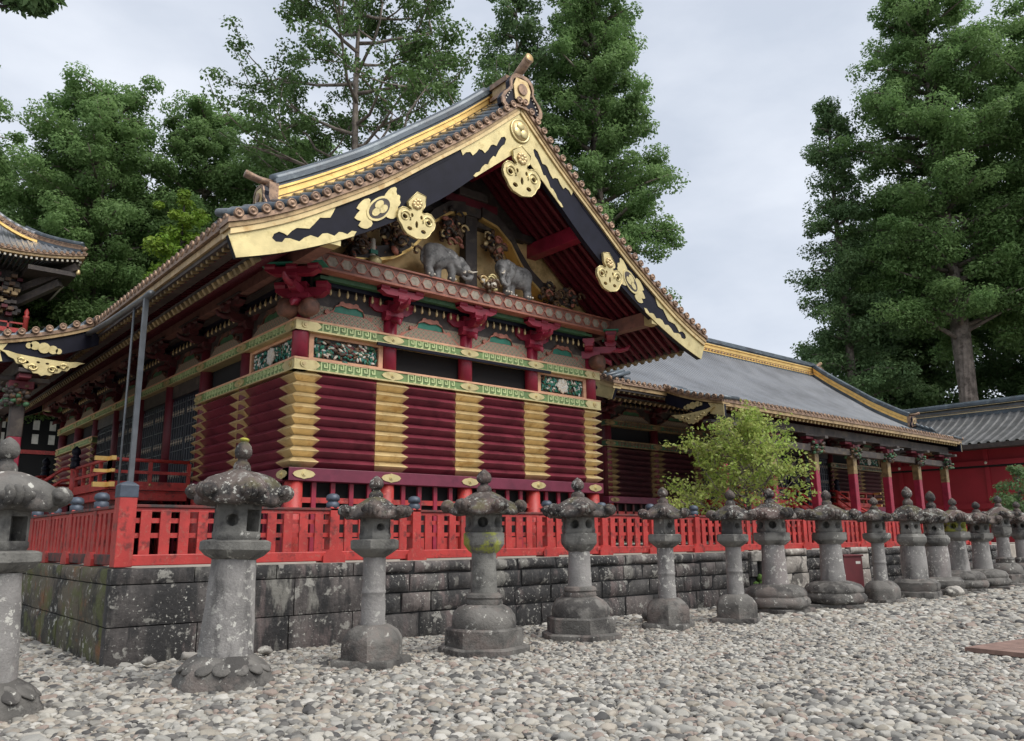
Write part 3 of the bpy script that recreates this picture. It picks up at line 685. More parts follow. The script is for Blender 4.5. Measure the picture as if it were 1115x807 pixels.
# --- base beam with fittings, logs with gold sleeves
LZ0, LH, NL = 3.205, .2461, 9
def basebeam(T, a0, a1, cols, side):
    mb = MB(); q0 = T(a0, -.1, 0); q1 = T(a1, .235, 0)
    mb.bx(min(q0[0], q1[0]), max(q0[0], q1[0]), min(q0[1], q1[1]), max(q0[1], q1[1]), 2.91, 3.203, 'purple_beam')
    b = mb.build('base_beam', house, bevel=.012)
    for a in cols:
        mb = MB(); flower_fit(mb, T, a, 3.06, .54, .22, 'gold_pale', .236); mb.build('fitting', b)
basebeam(TFr, -HW - .235, HW + .235, [COLS[0] + .12] + COLS[1:4] + [COLS[4] - .12], 0)
basebeam(TLf, YF - .23, SIDE[2] + .2, [SIDE[0] + .12, SIDE[1], SIDE[2]], 1)
basebeam(TLf, SIDE[6] - .2, YB + .23, [SIDE[6], SIDE[7], SIDE[8] - .12], 1)
def logs(T, a0, a1, cols, corner_lo, corner_hi):
    """a0/a1: plain cut ends, or the wall line itself where a corner is mitred"""
    for k in range(NL):
        z0 = LZ0 + k * LH + .003; z1 = z0 + LH - .006
        def pris(prof, b0, b1, mi0, mi1, m, name, par):
            n = len(prof); vs = [T(b0 - (p if mi0 == 1 else mi0), p, q) for p, q in prof] if mi0 in (0, 1) else [T(b0 - e, p, q) for (p, q), e in zip(prof, mi0)]
            vs += [T(b1 + (p if mi1 == 1 else mi1), p, q) for p, q in prof] if mi1 in (0, 1) else [T(b1 + e, p, q) for (p, q), e in zip(prof, mi1)]
            mb = MB(); mb.add(vs, [(i, (i + 1) % n, n + (i + 1) % n, n + i) for i in range(n)] + [tuple(range(n)), tuple(range(n, 2 * n))], m)
            return mb.build(name, par)
        prof = [(-.1, z0), (.06, z0), (.225, z0 + .122), (.235, z0 + .133), (.225, z0 + .143), (.07, z1), (-.1, z1)]
        lg = pris(prof, a0, a1, 1 if corner_lo else 0, 1 if corner_hi else 0, 'maroon', 'log', house)
        P = [(-.05, z0 - .001), (.066, z0 - .001), (.231, z0 + .119), (.242, z0 + .133), (.231, z0 + .147), (.076, z1 + .001), (-.05, z1 + .001)]
        tip = [-.03, -.03, .055, .07, .055, -.03, -.03]
        for a in cols:
            lo = a == cols[0] and corner_lo; hi = a == cols[-1] and corner_hi
            end = not lo and not hi and (a == cols[0] or a == cols[-1])
            b0 = a0 if lo else (max(a - .40, a0 + .0) if end and a == cols[0] else a - .40); b1 = a1 if hi else (a + .197 if end and a == cols[-1] else a + .40)
            if end and a == cols[0]: b0 = a - .197
            pris(P, b0, b1, 1 if lo else tip, 1 if hi else tip, 'gold', 'gold_sleeve', lg)
logs(TFr, -HW, HW, COLS, True, True)
logs(TLf, YF, SIDE[2] + .2, SIDE[:3], True, False)
logs(TLf, SIDE[6] - .2, YB, SIDE[6:], False, True)
# --- fret bands
def band(T, a0, a1, z0, z1, cols, nm='fret_band', cut=.45):
    mb = MB(); q0 = T(a0, -.1, 0); q1 = T(a1, .20, 0)
    X = (min(q0[0], q1[0]), max(q0[0], q1[0]), min(q0[1], q1[1]), max(q0[1], q1[1]))
    mb.bx(*X, z0, z1, 'band_green')
    q1 = T(a1 + .02, .225, 0); q0 = T(a0 - .02, -.1, 0); X = (min(q0[0], q1[0]), max(q0[0], q1[0]), min(q0[1], q1[1]), max(q0[1], q1[1]))
    mb.bx(*X, z1 - .035, z1 + .012, 'peach'); mb.bx(*X, z0 - .012, z0 + .025, 'gold_pale')
    o = mb.build(nm, house)
    H = z1 - z0 - .085; zb = z0 + .045; w = .031
    for i in range(len(cols) - 1):
        mb = MB()
        s, e = cols[i] + cut, cols[i + 1] - cut; n = max(1, int(round((e - s) / .215))); p = (e - s) / n
        for k in range(n):
            x = s + k * p
            L_ = [(0, 0), (0, 1), (.72, 1), (.72, .38), (.40, .38), (.40, .66)]
            for (u0, v0), (u1, v1) in zip(L_, L_[1:]):
                x0, x1 = sorted((x + u0 * p, x + u1 * p)); y0, y1 = sorted((zb + v0 * H, zb + v1 * H))
                A = T(x0 - w / 2, .199, 0); B = T(x1 + w / 2, .214 if v0 != v1 else .216, 0)
                mb.bx(min(A[0], B[0]), max(A[0], B[0]), min(A[1], B[1]), max(A[1], B[1]), y0 - w / 2, y1 + w / 2, 'green_pale')
            A = T(x + .72 * p, .199, 0); B = T(x + p, .2165, 0)
            mb.bx(min(A[0], B[0]), max(A[0], B[0]), min(A[1], B[1]), max(A[1], B[1]), zb - w / 2, zb + w / 2, 'green_pale')
        mb.build('fret_pattern', o)
    zc = (z0 + z1) / 2
    for i, a in enumerate(cols):
        mb = MB()
        if i in (0, len(cols) - 1) and abs(a) > 4.7 and T is TFr or (T is TLf and i == 0 and a < 3):
            s = a - .23 if i == 0 else a - .42; e = a + .42 if i == 0 else a + .23
            hh = (z1 - z0) * .40
            pts = [(s, zc - hh), (e - .12, zc - hh), (e - .05, zc - hh * .5), (e, zc), (e - .05, zc + hh * .5), (e - .12, zc + hh), (s, zc + hh)] if i == 0 else [(e, zc - hh), (e, zc + hh), (s + .12, zc + hh), (s + .05, zc + hh * .5), (s, zc), (s + .05, zc - hh * .5), (s + .12, zc - hh)]
            mb.plate([pts], .20, .224, lambda u, v, d: T(u, d, v), 'gold_pale')
            mb.plate([circle(a, zc, .085)], .22, .25, lambda u, v, d: T(u, d, v), 'gold_pale'); mb.plate([circle(a, zc, .045)], .24, .27, lambda u, v, d: T(u, d, v), 'gold')
        else: flower_fit(mb, T, a, zc, .62, .22, 'gold_pale', .2)
        mb.build('fitting', o)
band(TFr, -HW - .22, HW + .22, 5.43, 5.70, COLS)
band(TLf, YF - .215, SIDE[2] + .2, 5.43, 5.70, SIDE[:3])
band(TLf, SIDE[6] - .2, YB + .2, 5.43, 5.70, SIDE[6:])
band(TFr, -HW - .22, HW + .22, 6.36, 6.61, COLS)
band(TLf, YF - .215, YB + .2, 6.36, 6.61, SIDE)
# --- carved painted panels between bands
def panel(T, a0, a1, seed, flower):
    rd = random.Random(seed); mb = MB(); z0, z1 = 5.71, 6.345
    def B(a, b, o0, o1, c, d, m):
        p, q = T(a, o0, 0), T(b, o1, 0); mb.bx(min(p[0], q[0]), max(p[0], q[0]), min(p[1], q[1]), max(p[1], q[1]), c, d, m)
    B(a0, a1, -.1, -.02, z0, z1, 'dark_wood')
    B(a0, a0 + .12, -.03, .05, z0, z1, 'peach'); B(a1 - .12, a1, -.03, .05, z0, z1, 'peach'); B(a0 + .12, a1 - .12, -.03, .045, z0, z0 + .07, 'peach'); B(a0 + .12, a1 - .12, -.03, .045, z1 - .07, z1, 'peach')
    o = mb.build('carved_panel', house); mb = MB(); zc = (z0 + z1) / 2; am = (a0 + a1) / 2; hw = (a1 - a0) / 2 - .18
    ms = ['peacock', 'green_teal', 'green_dark', 'peacock', 'ivory', 'brown_carve', 'green_teal', 'white_paint']
    for k in range(230):
        u = rd.uniform(-1, 1); v = rd.uniform(-.22, .22) * (.75 + .25 * abs(u))
        if not flower and abs(u) < .38 and v > -.12: continue
        c = T(am + u * hw, .0 + rd.uniform(-.01, .03), zc + v); mm = rd.choice(ms)
        mb.blob(c, (.07, .025, .03) if T is TFr else (.025, .07, .03), mm, rot=Matrix.Rotation(rd.uniform(0, 3.14), 3, 'Y' if T is TFr else 'X'), n=6)
    if flower:
        for k in range(40):
            t = k * 2.4; r = .022 * math.sqrt(k) * 1.4; mb.blob(T(am + r * math.cos(t), .05, zc + r * math.sin(t)), (.055, .03, .055) if T is TFr else (.03, .055, .055), rd.choice(['ivory', 'white_paint', 'cream']), n=6)
    else:
        for k in range(60):
            u = rd.gauss(0, .16); v = rd.gauss(0, .09); mb.blob(T(am + u * 1.4, .04, zc + .03 + v), (.09, .03, .035) if T is TFr else (.03, .09, .035), rd.choice(['brown_carve', 'brown_carve', 'ivory', 'crimson_dark', 'dark_wood', 'peacock']), rot=Matrix.Rotation(rd.gauss(.2, .5), 3, 'Y' if T is TFr else 'X'), n=6)
    mb.build('carving', o)
panel(TFr, COLS[0] + .2, COLS[1] - .2, 1, False)
panel(TFr, COLS[3] + .2, COLS[4] - .2, 2, True)
panel(TLf, SIDE[0] + .2, SIDE[1] - .2, 3, True)
facade_part('vent_board', lambda mb: mb.bx(COLS[1] - .5, COLS[3] + .5, YF - .30, YF - .24, 6.27, 6.345, 'lacquer_black'))
# --- upper frieze: lattice boards, frog-leg frames, drops, brackets
def frog(mb, T, a, z, w, h, o, frame='coral', core='green_teal'):
    half = [(.0, 1.0), (.12, .96), (.17, 1.02), (.24, .99), (.27, .88), (.36, .80), (.42, .62), (.50, .52), (.56, .58), (.63, .56), (.65, .46), (.60, .40), (.70, .32), (.82, .26), (.92, .14), (1.0, .06), (1.0, 0)]
    out = [(a + u * w / 2, z + v * h) for u, v in half] + [(a - u * w / 2, z + v * h) for u, v in half[::-1]][0:-1]
    hole = [(a - .21 * w, z + .52 * h), (a + .21 * w, z + .52 * h), (a + .19 * w, z + .74 * h), (a + .10 * w, z + .84 * h), (a, z + .78 * h), (a - .10 * w, z + .84 * h), (a - .19 * w, z + .74 * h)]
    mb.plate([out, hole], o, o + .06, lambda u, v, d: T(u, d, v), frame)
    inner = [(a + (u - a) * .9, z + (v - z) * .9) for u, v in out]
    mb.plate([[(a + u * w / 2 * .86, z + v * h * .50) for u, v in ((-1.08, .02), (1.08, .02), (.82, .55), (.55, .98), (-.55, .98), (-.82, .55))]], o + .05, o + .075, lambda u, v, d: T(u, d, v), 'lattice_paint')
    mb.plate([hole], o - .01, o + .012, lambda u, v, d: T(u, d, v), core)
def frieze(T, cols, dark):  # dark: side panels coloured darker to carry the shade under the eave
    for i in range(len(cols) - 1):
        a0, a1 = cols[i] + .19, cols[i + 1] - .19
        mb = MB()
        def B(a, b, o0, o1, c, d, m):
            p, q = T(a, o0, 0), T(b, o1, 0); mb.bx(min(p[0], q[0]), max(p[0], q[0]), min(p[1], q[1]), max(p[1], q[1]), c, d, m)
        B(a0, a1, -.1, .02, 6.62, 7.8, 'dark_wood')
        frog(mb, T, (a0 + a1) / 2, 6.62, a1 - a0, .62, .03, 'coral_aged_shade' if dark else 'coral', 'green_dark' if dark else 'green_teal')
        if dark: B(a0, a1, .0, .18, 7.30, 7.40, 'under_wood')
        else: B(a0, a1, .02, .028, 6.62, 7.06, 'lattice_paint')
        mb.build('frieze_panel', house)
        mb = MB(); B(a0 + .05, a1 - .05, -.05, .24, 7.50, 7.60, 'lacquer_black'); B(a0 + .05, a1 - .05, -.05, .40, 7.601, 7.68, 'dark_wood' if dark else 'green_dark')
        bar = mb.build('drop_bar', house)
        n = 8
        for k in range(n):
            a = a0 + .2 + (a1 - a0 - .4) * k / (n - 1); c = T(a, .19, 7.41); mb = MB(); mb.lathe([(.002, 7.30), (.03, 7.33), (.038, 7.37), (.03, 7.42), (.015, 7.47), (.01, 7.51)], 'gold', n=10, loc=(c[0], c[1], 0))
            mb.build('gold_drop', bar)
frieze(TFr, COLS, False)
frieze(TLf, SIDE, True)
def bracket(m='crimson', top='green_teal'):
    """local: out = -y"""
    mb = MB()
    def blk(x, y, z, w, h): mb.prism([(-w * .36, z), (w * .36, z), (w / 2, z + h * .45), (w / 2, z + h), (-w / 2, z + h), (-w / 2, z + h * .45)], -w / 2, w / 2, lambda a, p, q: (x + a, y + p, q), m)
    def arm(p0, p1, axis, y, z, h):
        n = 6; prof = [(p0, z + h), (p0, z + h * .55)] + [(p0 + (p1 - p0) * (.02 + .16 * k / n), z + h * .55 * (1 - math.sin(k / n * math.pi / 2))) for k in range(1, n + 1)]
        prof += [(p1 - (p1 - p0) * (.02 + .16 * k / n), z + h * .55 * (1 - math.sin(k / n * math.pi / 2))) for k in range(n, 0, -1)] + [(p1, z + h * .55), (p1, z + h)]
        if axis == 'x': mb.prism(prof, -.09, .09, lambda a, p, q: (p, y + a, q), m)
        else: mb.prism(prof, -.09, .09, lambda a, p, q: (y + a, p, q), m)
    blk(0, 0, 6.98, .50, .22); arm(-.62, .62, 'x', 0, 7.18, .2); arm(-.62, .35, 'y', 0, 7.17, .2)
    for x in (-.5, 0, .5): blk(x, 0, 7.37, .26, .15)
    blk(0, -.5, 7.37, .26, .15); arm(-.62, .62, 'x', -.5, 7.50, .17)
    for x in (-.5, 0, .5): blk(x, -.5, 7.61, .24, .12)
    mb.box((0, -.5, 7.745), (1.5, .34, .03), top)
    # elephant-nose tenon
    mb.tube([(0, -.5, 7.30), (0, -.72, 7.26), (0, -.86, 7.30), (0, -.93, 7.40)], [.085, .08, .065, .03], m, n=8)
    mb.tube([(0, -.1, 7.02), (0, -.34, 6.96), (0, -.46, 6.90), (0, -.50, 6.80)], [.10, .10, .075, .02], m, n=8)
    return mb.build('bracket', house, bevel=.008)
b0 = bracket(); b0.location = (COLS[1], YF, 0); b1 = bracket('crimson_aged_shade', 'dark_wood'); b1.location = (-HW, SIDE[1], 0); b1.rotation_euler = (0, 0, R(-90))
for a in (COLS[2], COLS[3]):
    c = dup(b0, house); c.location = (a, YF, 0)
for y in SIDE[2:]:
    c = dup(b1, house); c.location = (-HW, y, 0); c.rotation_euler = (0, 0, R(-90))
c = dup(b0, house); c.location = (-HW, YF, .003); c.rotation_euler = (0, 0, R(-45)); c.scale = (1, 1.35, 1)
c = dup(b0, house); c.location = (HW, YF, .003); c.rotation_euler = (0, 0, R(45)); c.scale = (1, 1.35, 1)
def nose(x, y, rz):      # round carved beam ends at the corners
    mb = MB(); mb.lathe([(.21, 0), (.22, .05), (.22, .30), (.19, .36), (.12, .39), (.02, .40)], 'coral_aged_shade', n=16, axis='y')
    o = mb.build('beam_nose', house); o.location = (x, y, 6.86); o.rotation_euler = (0, 0, rz)
nose(-HW + .0, YF - .18, 0); nose(HW, YF - .18, 0); nose(-HW - .18, YF, R(-90)); nose(HW + .18, YF, R(90))
# --- hexagon beam on the gable side, purlins
YBM = YF - .55
def hexbeam():
    mb = MB(); mb.bx(-5.2, 5.2, YBM - .14, YBM + .14, 7.77, 8.13, 'beam_brown'); mb.bx(-5.2, 5.2, YBM - .2, YBM + .2, 8.131, 8.17, 'coral'); mb.bx(-5.2, 5.2, YBM - .17, YBM + .17, 7.72, 7.769, 'coral'); mb.bx(-4.3, 4.3, YBM + .17, YF - .05, 7.685, 7.765, 'green_dark')
    o = mb.build('tie_beam', house); mb = MB(); n = 26
    for k in range(n):
        a = -4.95 + 9.9 * (k + .5) / n; r = .158
        hx = [(a + r * 1.18 * math.cos(t), 7.95 + r * math.sin(t)) for t in [R(60 * q) for q in range(6)]]; hi = [(a + .84 * (u - a), 7.95 + .84 * (v - 7.95)) for u, v in hx]
        mb.plate([hx, hi], .14, .165, lambda u, v, d: (u, YBM - d, v), 'coral'); mb.plate([hi], .14, .15, lambda u, v, d: (u, YBM - d, v), 'hex_grey')
        if k < n - 1:
            b_ = a + 9.9 / n / 2; mb.bx(b_ - .035, b_ + .035, YBM - .16, YBM - .139, 7.93, 7.97, 'coral')
    mb.build('hexagon_pattern', o)
hexbeam()
def purlin(x, z, w, h, m, tip=True):
    mb = MB(); mb.bx(x - w / 2, x + w / 2, .22, LR - .22, z - h, z, m); o = mb.build('purlin', house)
    if tip:
        for y0, y1 in ((.05, .34), (LR - .34, LR - .05)):
            mb = MB(); mb.bx(x - w / 2 - .012, x + w / 2 + .012, y0, y1, z - h - .012, z + .012, 'gold_pale'); mb.build('gold_tip', o)
purlin(-5.2, 8.12, .30, .40, 'beam_brown'); purlin(5.2, 8.12, .30, .40, 'beam_brown')
purlin(-2.45, 10.15, .34, .42, 'crimson', False); purlin(2.45, 10.15, .34, .42, 'crimson', False); purlin(0, 12.0, .36, .5, 'crimson', False)
# --- roof body
def roof_grid():
    vs = []; pitch = LR / 92; ys = []; hs = []
    for k in range(92):
        y = k * pitch
        for t, h in ((0, 0), (.26, 0), (.28, .5), (.36, .86), (.5, 1.), (.64, .86), (.72, .5), (.74, 0)): ys.append(y + t * pitch); hs.append(h * .085)
    ys.append(LR); hs.append(0); V = []; F = []
    xs = [-x for x in XS[::-1]] + XS[1:]; ny = len(ys)
    for x in xs:
        z = E_(abs(x)) + .05; dz = (E_(abs(x) + .01) - E_(abs(x) - .01)) / .02 if .02 < abs(x) < 7.4 else -.5
        nrm = Vector((-dz * (1 if x > 0 else -1), 0, 1)).normalized()
        for y, h in zip(ys, hs): V.append((x + nrm.x * h, y, z + nrm.z * h))
    for i in range(len(xs) - 1):
        for j in range(ny - 1): a = i * ny + j; F.append((a, a + ny, a + ny + 1, a + 1))
    o = np_mesh('roof', np.array(V), np.array(F), 'copper_tile', house, True); o.data.set_sharp_from_angle(angle=R(50)); return o
roof = roof_grid()
def roll_cap(mb, c, axis, r=.085, m='copper_cap'):
    mb.lathe([(r, -.06), (r * 1.08, 0), (r * 1.1, .025), (r * .9, .04), (r * .78, .022), (r * .42, .024), (r * .3, .045), (.01, .05)], m, n=14, loc=c, axis=axis)
def eave_tiles(mb, sgn):
    pitch = LR / 92
    for k in range(92):
        y = (k + .5) * pitch; z = E_(7.46) + .10; m0 = len(mb.v)
        roll_cap(mb, (0, 0, 0), 'x'); n = len(mb.v) - m0
        for i in range(m0, len(mb.v)):
            v = mb.v[i]; mb.v[i] = (sgn * (7.46 - v[0]) if sgn > 0 else -7.46 + v[0], y + v[1], z + v[2])
    # hanging pan-tile lip
    s = sgn
    mb.bx(min(s * 7.36, s * 7.47), max(s * 7.36, s * 7.47), 0, LR, E_(7.46) - .06, E_(7.46) + .05, 'copper_cap')
for s in (-1, 1):
    mb = MB(); eave_tiles(mb, s); mb.build('eave_tile_row', roof)
def strip(mb, f0, f1, x0, x1, y0, y1, m, n=22):
    """curved board between two curves, thickness y0..y1"""
    xs = [x0 + (x1 - x0) * k / n for k in range(n + 1)]; vs = []
    for x in xs:
        for y in (y0, y1):
            vs += [(x, y, f0(abs(x))), (x, y, f1(abs(x)))]
    fs = []
    for k in range(n):
        a, b = 4 * k, 4 * k + 4
        fs += [(a, b, b + 1, a + 1), (a + 2, a + 3, b + 3, b + 2), (a + 1, b + 1, b + 3, a + 3), (a, a + 2, b + 2, b)]
    fs += [(0, 1, 3, 2), (4 * n, 4 * n + 2, 4 * n + 3, 4 * n + 1)]
    mb.add(vs, fs, m)
# edge boards along eaves (roof thickness)
def thick(mb):
    for s in (-1, 1):
        mb.bx(min(s * 6.9, s * 7.40), max(s * 6.9, s * 7.40), .1, LR - .1, 7.42, 7.56, 'edge_board')
        mb.bx(min(s * 6.9, s * 7.34), max(s * 6.9, s * 7.34), .16, LR - .16, 7.33, 7.419, 'dark_wood')
    n = len(XS)
    for s in (-1, 1):
        vs = [(s * x, y, S_(x) + .0) for x in XS[:-2] for y in (.16, LR - .16)] ; fs = [(2 * k, 2 * k + 2, 2 * k + 3, 2 * k + 1) for k in range(len(XS) - 3)]
        mb.add(vs, fs, 'crimson_dark')
facade_part('soffit', thick, roof)
# rafters follow the slope, two tiers near the eave
def rafters(mb, upper, sides):
    ny = 94
    for k in range(ny):
        y = .42 + (LR - .84) * k / (ny - 1); inner = YF < y < YB
        for s in sides:
            if upper: xs = [5.9, 6.6, 7.28]; off = .02; w, h = .085, .10
            elif inner: xs = [4.9, 5.6, 6.35, 6.78]; off = .16; w, h = .10, .12
            else: xs = [.2, 1.2, 2.4, 3.6, 4.8, 5.6, 6.35, 6.78]; off = .16; w, h = .10, .12
            f = (lambda x: 7.33 + (7.28 - x) * .32 - off + .01) if upper else (lambda x: S_(x) - off if x < 5.5 else S_(5.5) - off - (x - 5.5) * .68)
            for a, b in zip(xs, xs[1:]): mb.bar((s * a, y, f(a)), (s * b, y, f(b)), w, h, 'crimson_dark')
            e = xs[-1]; d = (f(e) - f(e - .1)) / .1
            mb.bar((s * (e - .13), y, f(e) - .13 * d), (s * (e + .006), y, f(e) + .006 * d), w + .014, h + .014, 'dull_gold_shade')
for sd_ in (-1, 1):
    facade_part('rafter_row', lambda mb: rafters(mb, False, (sd_,)), roof); facade_part('flying_rafter_row', lambda mb: rafters(mb, True, (sd_,)), roof)
for sd_ in (-1, 1): facade_part('rafter_board', lambda mb: mb.bx(min(sd_ * 6.62, sd_ * 6.80), max(sd_ * 6.62, sd_ * 6.80), .3, LR - .3, 7.18, 7.25, 'dark_wood'), roof)
# --- gable assembly, built at y=0 and copied to the far gable
GAB = []
def gpart(name, build, parent=house, bevel=0, keep=True):
    mb = MB(); build(mb); o = mb.build(name, parent, bevel=bevel)
    if parent is house and keep: GAB.append(o)
    return o
def vtiles(mb, sides):
    # parametrise slope by arc length
    pts = [(x, E_(x)) for x in np.linspace(0, 7.46, 200)]; acc = [0]
    for p, q in zip(pts, pts[1:]): acc.append(acc[-1] + math.hypot(q[0] - p[0], q[1] - p[1]))
    N_ = 31
    for s in sides:
        for k in range(N_):
            d = acc[-1] * (k + .45) / N_; x = float(np.interp(d, acc, [p[0] for p in pts])); z = E_(x) + .11
            mb.tube([(s * x, -.06, z), (s * x, .45, z + .18), (s * x, 1.0, z + .36)], .088, 'copper_tile', n=10); roll_cap(mb, (s * x, -.10, z), 'y', .09)
for sd_ in (-1, 1): gpart('verge_tile_row', lambda mb: vtiles(mb, (sd_,)))
def edge(mb):
    for s in (-1, 1):
        for q in range(3): strip(mb, lambda x: E_(x) - .02 + .09 * q, lambda x: E_(x) + .06 + .10 * q, s * .01, s * 7.4, -.04 + .33 * q, .33 + .33 * q, 'copper_tile')
        strip(mb, lambda x: E_(x) - .055, lambda x: E_(x) + .05, s * .0 + s * .01, s * 7.5, -.09, .4, 'copper_cap')
        strip(mb, lambda x: E_(x) - .155, lambda x: E_(x) - .057, s * .01, s * 7.47, -.05, .4, 'edge_board')
        strip(mb, lambda x: E_(x) - .275, lambda x: E_(x) - .157, s * .01, s * 7.42, -.025, .4, 'gold')
gpart('verge_edge_board', edge)
def hafu(s):
    def f(mb):
        n = 26
        xs = [s * 7.43 * k / n for k in range(n + 1)]; vs = []
        for x in xs:
            ax = abs(x); xl = x * (7.25 / 7.43)
            for y in (.04, .19): vs += [(xl, y, LW(abs(xl))), (x, y, U_(ax))]
        fs = []
        for k in range(n):
            a, b = 4 * k, 4 * k + 4; fs += [(a, b, b + 1, a + 1), (a + 2, a + 3, b + 3, b + 2), (a + 1, b + 1, b + 3, a + 3), (a, a + 2, b + 2, b)]
        fs += [(0, 1, 3, 2), (4 * n, 4 * n + 2, 4 * n + 3, 4 * n + 1)]
        mb.add(vs, fs, 'lacquer_black')
    o = gpart('bargeboard', f)
    def mp(u, v, d):
        xl = s * u * 7.25; xu = s * u * 7.43; return (xl + (xu - xl) * v, .04 - d, LW(abs(xl)) + (U_(abs(xu)) - LW(abs(xl))) * v)
    def refine(o_):
        out = []
        for a, b in zip(o_, o_[1:] + o_[:1]):
            n = max(1, int(math.hypot((b[0] - a[0]) * 7, (b[1] - a[1])) / .15)); out += [(a[0] + (b[0] - a[0]) * k / n, a[1] + (b[1] - a[1]) * k / n) for k in range(n)]
        return out
    endf = [(1.002, -.01), (.655, -.01), (.645, .10), (.66, .16), (.675, .10), (.69, .20), (.70, .24), (.715, .16), (.735, .30), (.75, .33), (.765, .24), (.785, .38), (.805, .35), (.82, .26), (.845, .44), (.858, .48), (.868, .36), (.885, .42), (.893, .58), (.885, .72), (.87, .76), (.858, .66), (.85, .56), (.835, .68), (.82, .74), (.80, .66), (.785, .60), (.77, .70), (.75, .84), (.735, .78), (.72, .74), (.708, .88), (.70, 1.0), (1.002, 1.0)]
    mb = MB(); mb.plate([refine(endf)], 0, .02, mp, 'gold_pale'); mb.build('end_fitting', o)
    apex = [(0.0, -.01), (.165, -.01), (.172, .06), (.163, .10), (.15, .07), (.142, .15), (.13, .18), (.12, .12), (.112, .22), (.10, .27), (.092, .20), (.08, .33), (.068, .40), (.058, .40), (.052, .52), (.058, .62), (.07, .66), (.08, .58), (.088, .50), (.10, .60), (.108, .62), (.118, .54), (.13, .50), (.138, .62), (.15, .72), (.16, .66), (.172, .64), (.18, .78), (.195, .84), (.205, .80), (.212, 1.0), (0.0, 1.0)]
    apex = [(u * 1.22, v) for u, v in apex]
    mb = MB(); mb.plate([refine(apex)], 0, .02, mp, 'gold_pale'); mb.build('apex_fitting', o)
    # crest with leaves half way down
    def crest(mb_):
        cx = .565; W = .075
        lf = [(cx - .012, .42)]
        for du, dv in ((-.055, .0), (.055, .0), (-.045, .25), (.045, .25), (-.045, -.25), (.045, -.25)):
            n = 12; mb_.plate([[(cx + du + .022 * math.cos(2 * math.pi * q / n) * (1 + .25 * math.cos(6 * math.pi * q / n)), .5 + dv + .17 * math.sin(2 * math.pi * q / n)) for q in range(n)]], 0, .022 + .002 * abs(dv), mp, 'gold_pale')
        mb_.plate([[(cx + .043 * math.cos(t), .5 + .32 * math.sin(t)) for t in np.linspace(0, 6.28, 25)[:-1]]], 0, .035, mp, 'gold_pale')
        mb_.plate([[(cx + .036 * math.cos(t), .5 + .26 * math.sin(t)) for t in np.linspace(0, 6.28, 25)[:-1]]], .03, .038, mp, 'dark_wood')
        for q in range(3):
            t = R(90 + 120 * q); mb_.plate([[(cx + .014 * math.cos(t) + .015 * math.cos(w), .5 + .11 * math.sin(t) + .11 * math.sin(w)) for w in np.linspace(0, 6.28, 12)[:-1]]], .036, .048, mp, 'gold_pale')
    mb = MB(); crest(mb); mb.build('crest_fitting', o)
    mb = MB(); mb.plate([refine([(.30, .90), (.62, .90), (.62, .985), (.30, .985)])], 0, .012, mp, 'lacquer_black'); mb.build('moulding', o)
    return o
for s in (-1, 1): hafu(s)
def round_crest(mb):
    c = (0, .02, 12.06)
    mb.lathe([(.33, 0), (.34, .03), (.30, .05), (.28, .025)], 'gold_pale', n=26, loc=c, axis='y'); mb.lathe([(.275, .0), (.275, .034), (.01, .034)], 'gold', n=24, loc=c, axis='y')
    for k in range(3):
        t = R(90 + 120 * k); mb.blob((.13 * math.cos(t), -.025, 12.06 + .13 * math.sin(t)), (.12, .03, .13), 'gold_pale', rot=Matrix.Rotation(-t, 3, 'Y'), n=12)
gpart('crest', round_crest)
def pendant(x, ztop, sc, skew):
    def f(mb):
        H = [(.0, 1.52), (.33, 1.30), (.30, 1.06), (.20, .96), (.19, .90), (.27, .86), (.38, .91), (.53, .90), (.66, .78), (.69, .60), (.64, .44), (.54, .33), (.47, .20), (.34, .08), (.18, .04), (0, 0)]
        g = lambda u, v: (x + sc * u, ztop - sc * 1.52 + sc * v + skew * sc * u * max(0, (v - .9) / .6))
        out = [g(u, v) for u, v in H] + [g(-u, v) for u, v in H[::-1][1:-1]]
        holes = []
        for s in (-1, 1):
            holes += [[g(s * .43 + .085 * math.cos(t), .62 + .085 * math.sin(t)) for t in np.linspace(0, 6.28, 12)[:-1]], [g(s * .17 + .05 * math.cos(t), .72 + .07 * math.sin(t)) for t in np.linspace(0, 6.28, 9)[:-1]], [g(s * .25 + .10 * math.cos(t), .27 + .07 * math.sin(t)) for t in np.linspace(0, 6.28, 8)[:-1]]]
        holes.append([g(.055 * math.cos(t), .45 + .12 * math.sin(t)) for t in np.linspace(0, 6.28, 9)[:-1]])
        mb.plate([out] + holes, .02, .09, lambda u, v, d: (u, .04 - d, v), 'gold_pale')
        for s in (-1, 1):  # raised scrolls
            pts = []
            for q in range(22):
                t = q / 21; a_ = R(200) - t * R(470); r = .20 * (1 - .72 * t); uu, vv = g(s * (.42 + r * math.cos(a_)), .62 + r * math.sin(a_)); pts.append((uu, -.055, vv))
            mb.tube(pts, [.035 * sc * (1 - .5 * q / 21) for q in range(22)], 'gold_pale', n=6)
        for q in range(9):
            t = q * 2 * math.pi / 8; r = .12 if q < 8 else 0; uu, vv = g(r * math.cos(t), 1.12 + r * math.sin(t)); mb.blob((uu, -.06, vv), (.075 * sc, .05, .075 * sc), 'gold', n=8)
        rim = out + out[:1]; mb.tube([(u, -.05, v) for u, v in rim], .018 * sc, 'gold_pale', n=5, cap=False)
    gpart('hanging_ornament', f)
pendant(0, 11.62, .92, 0.)
pendant(-3.2, 9.42, .74, .75); pendant(3.2, 9.42, .74, -.75)
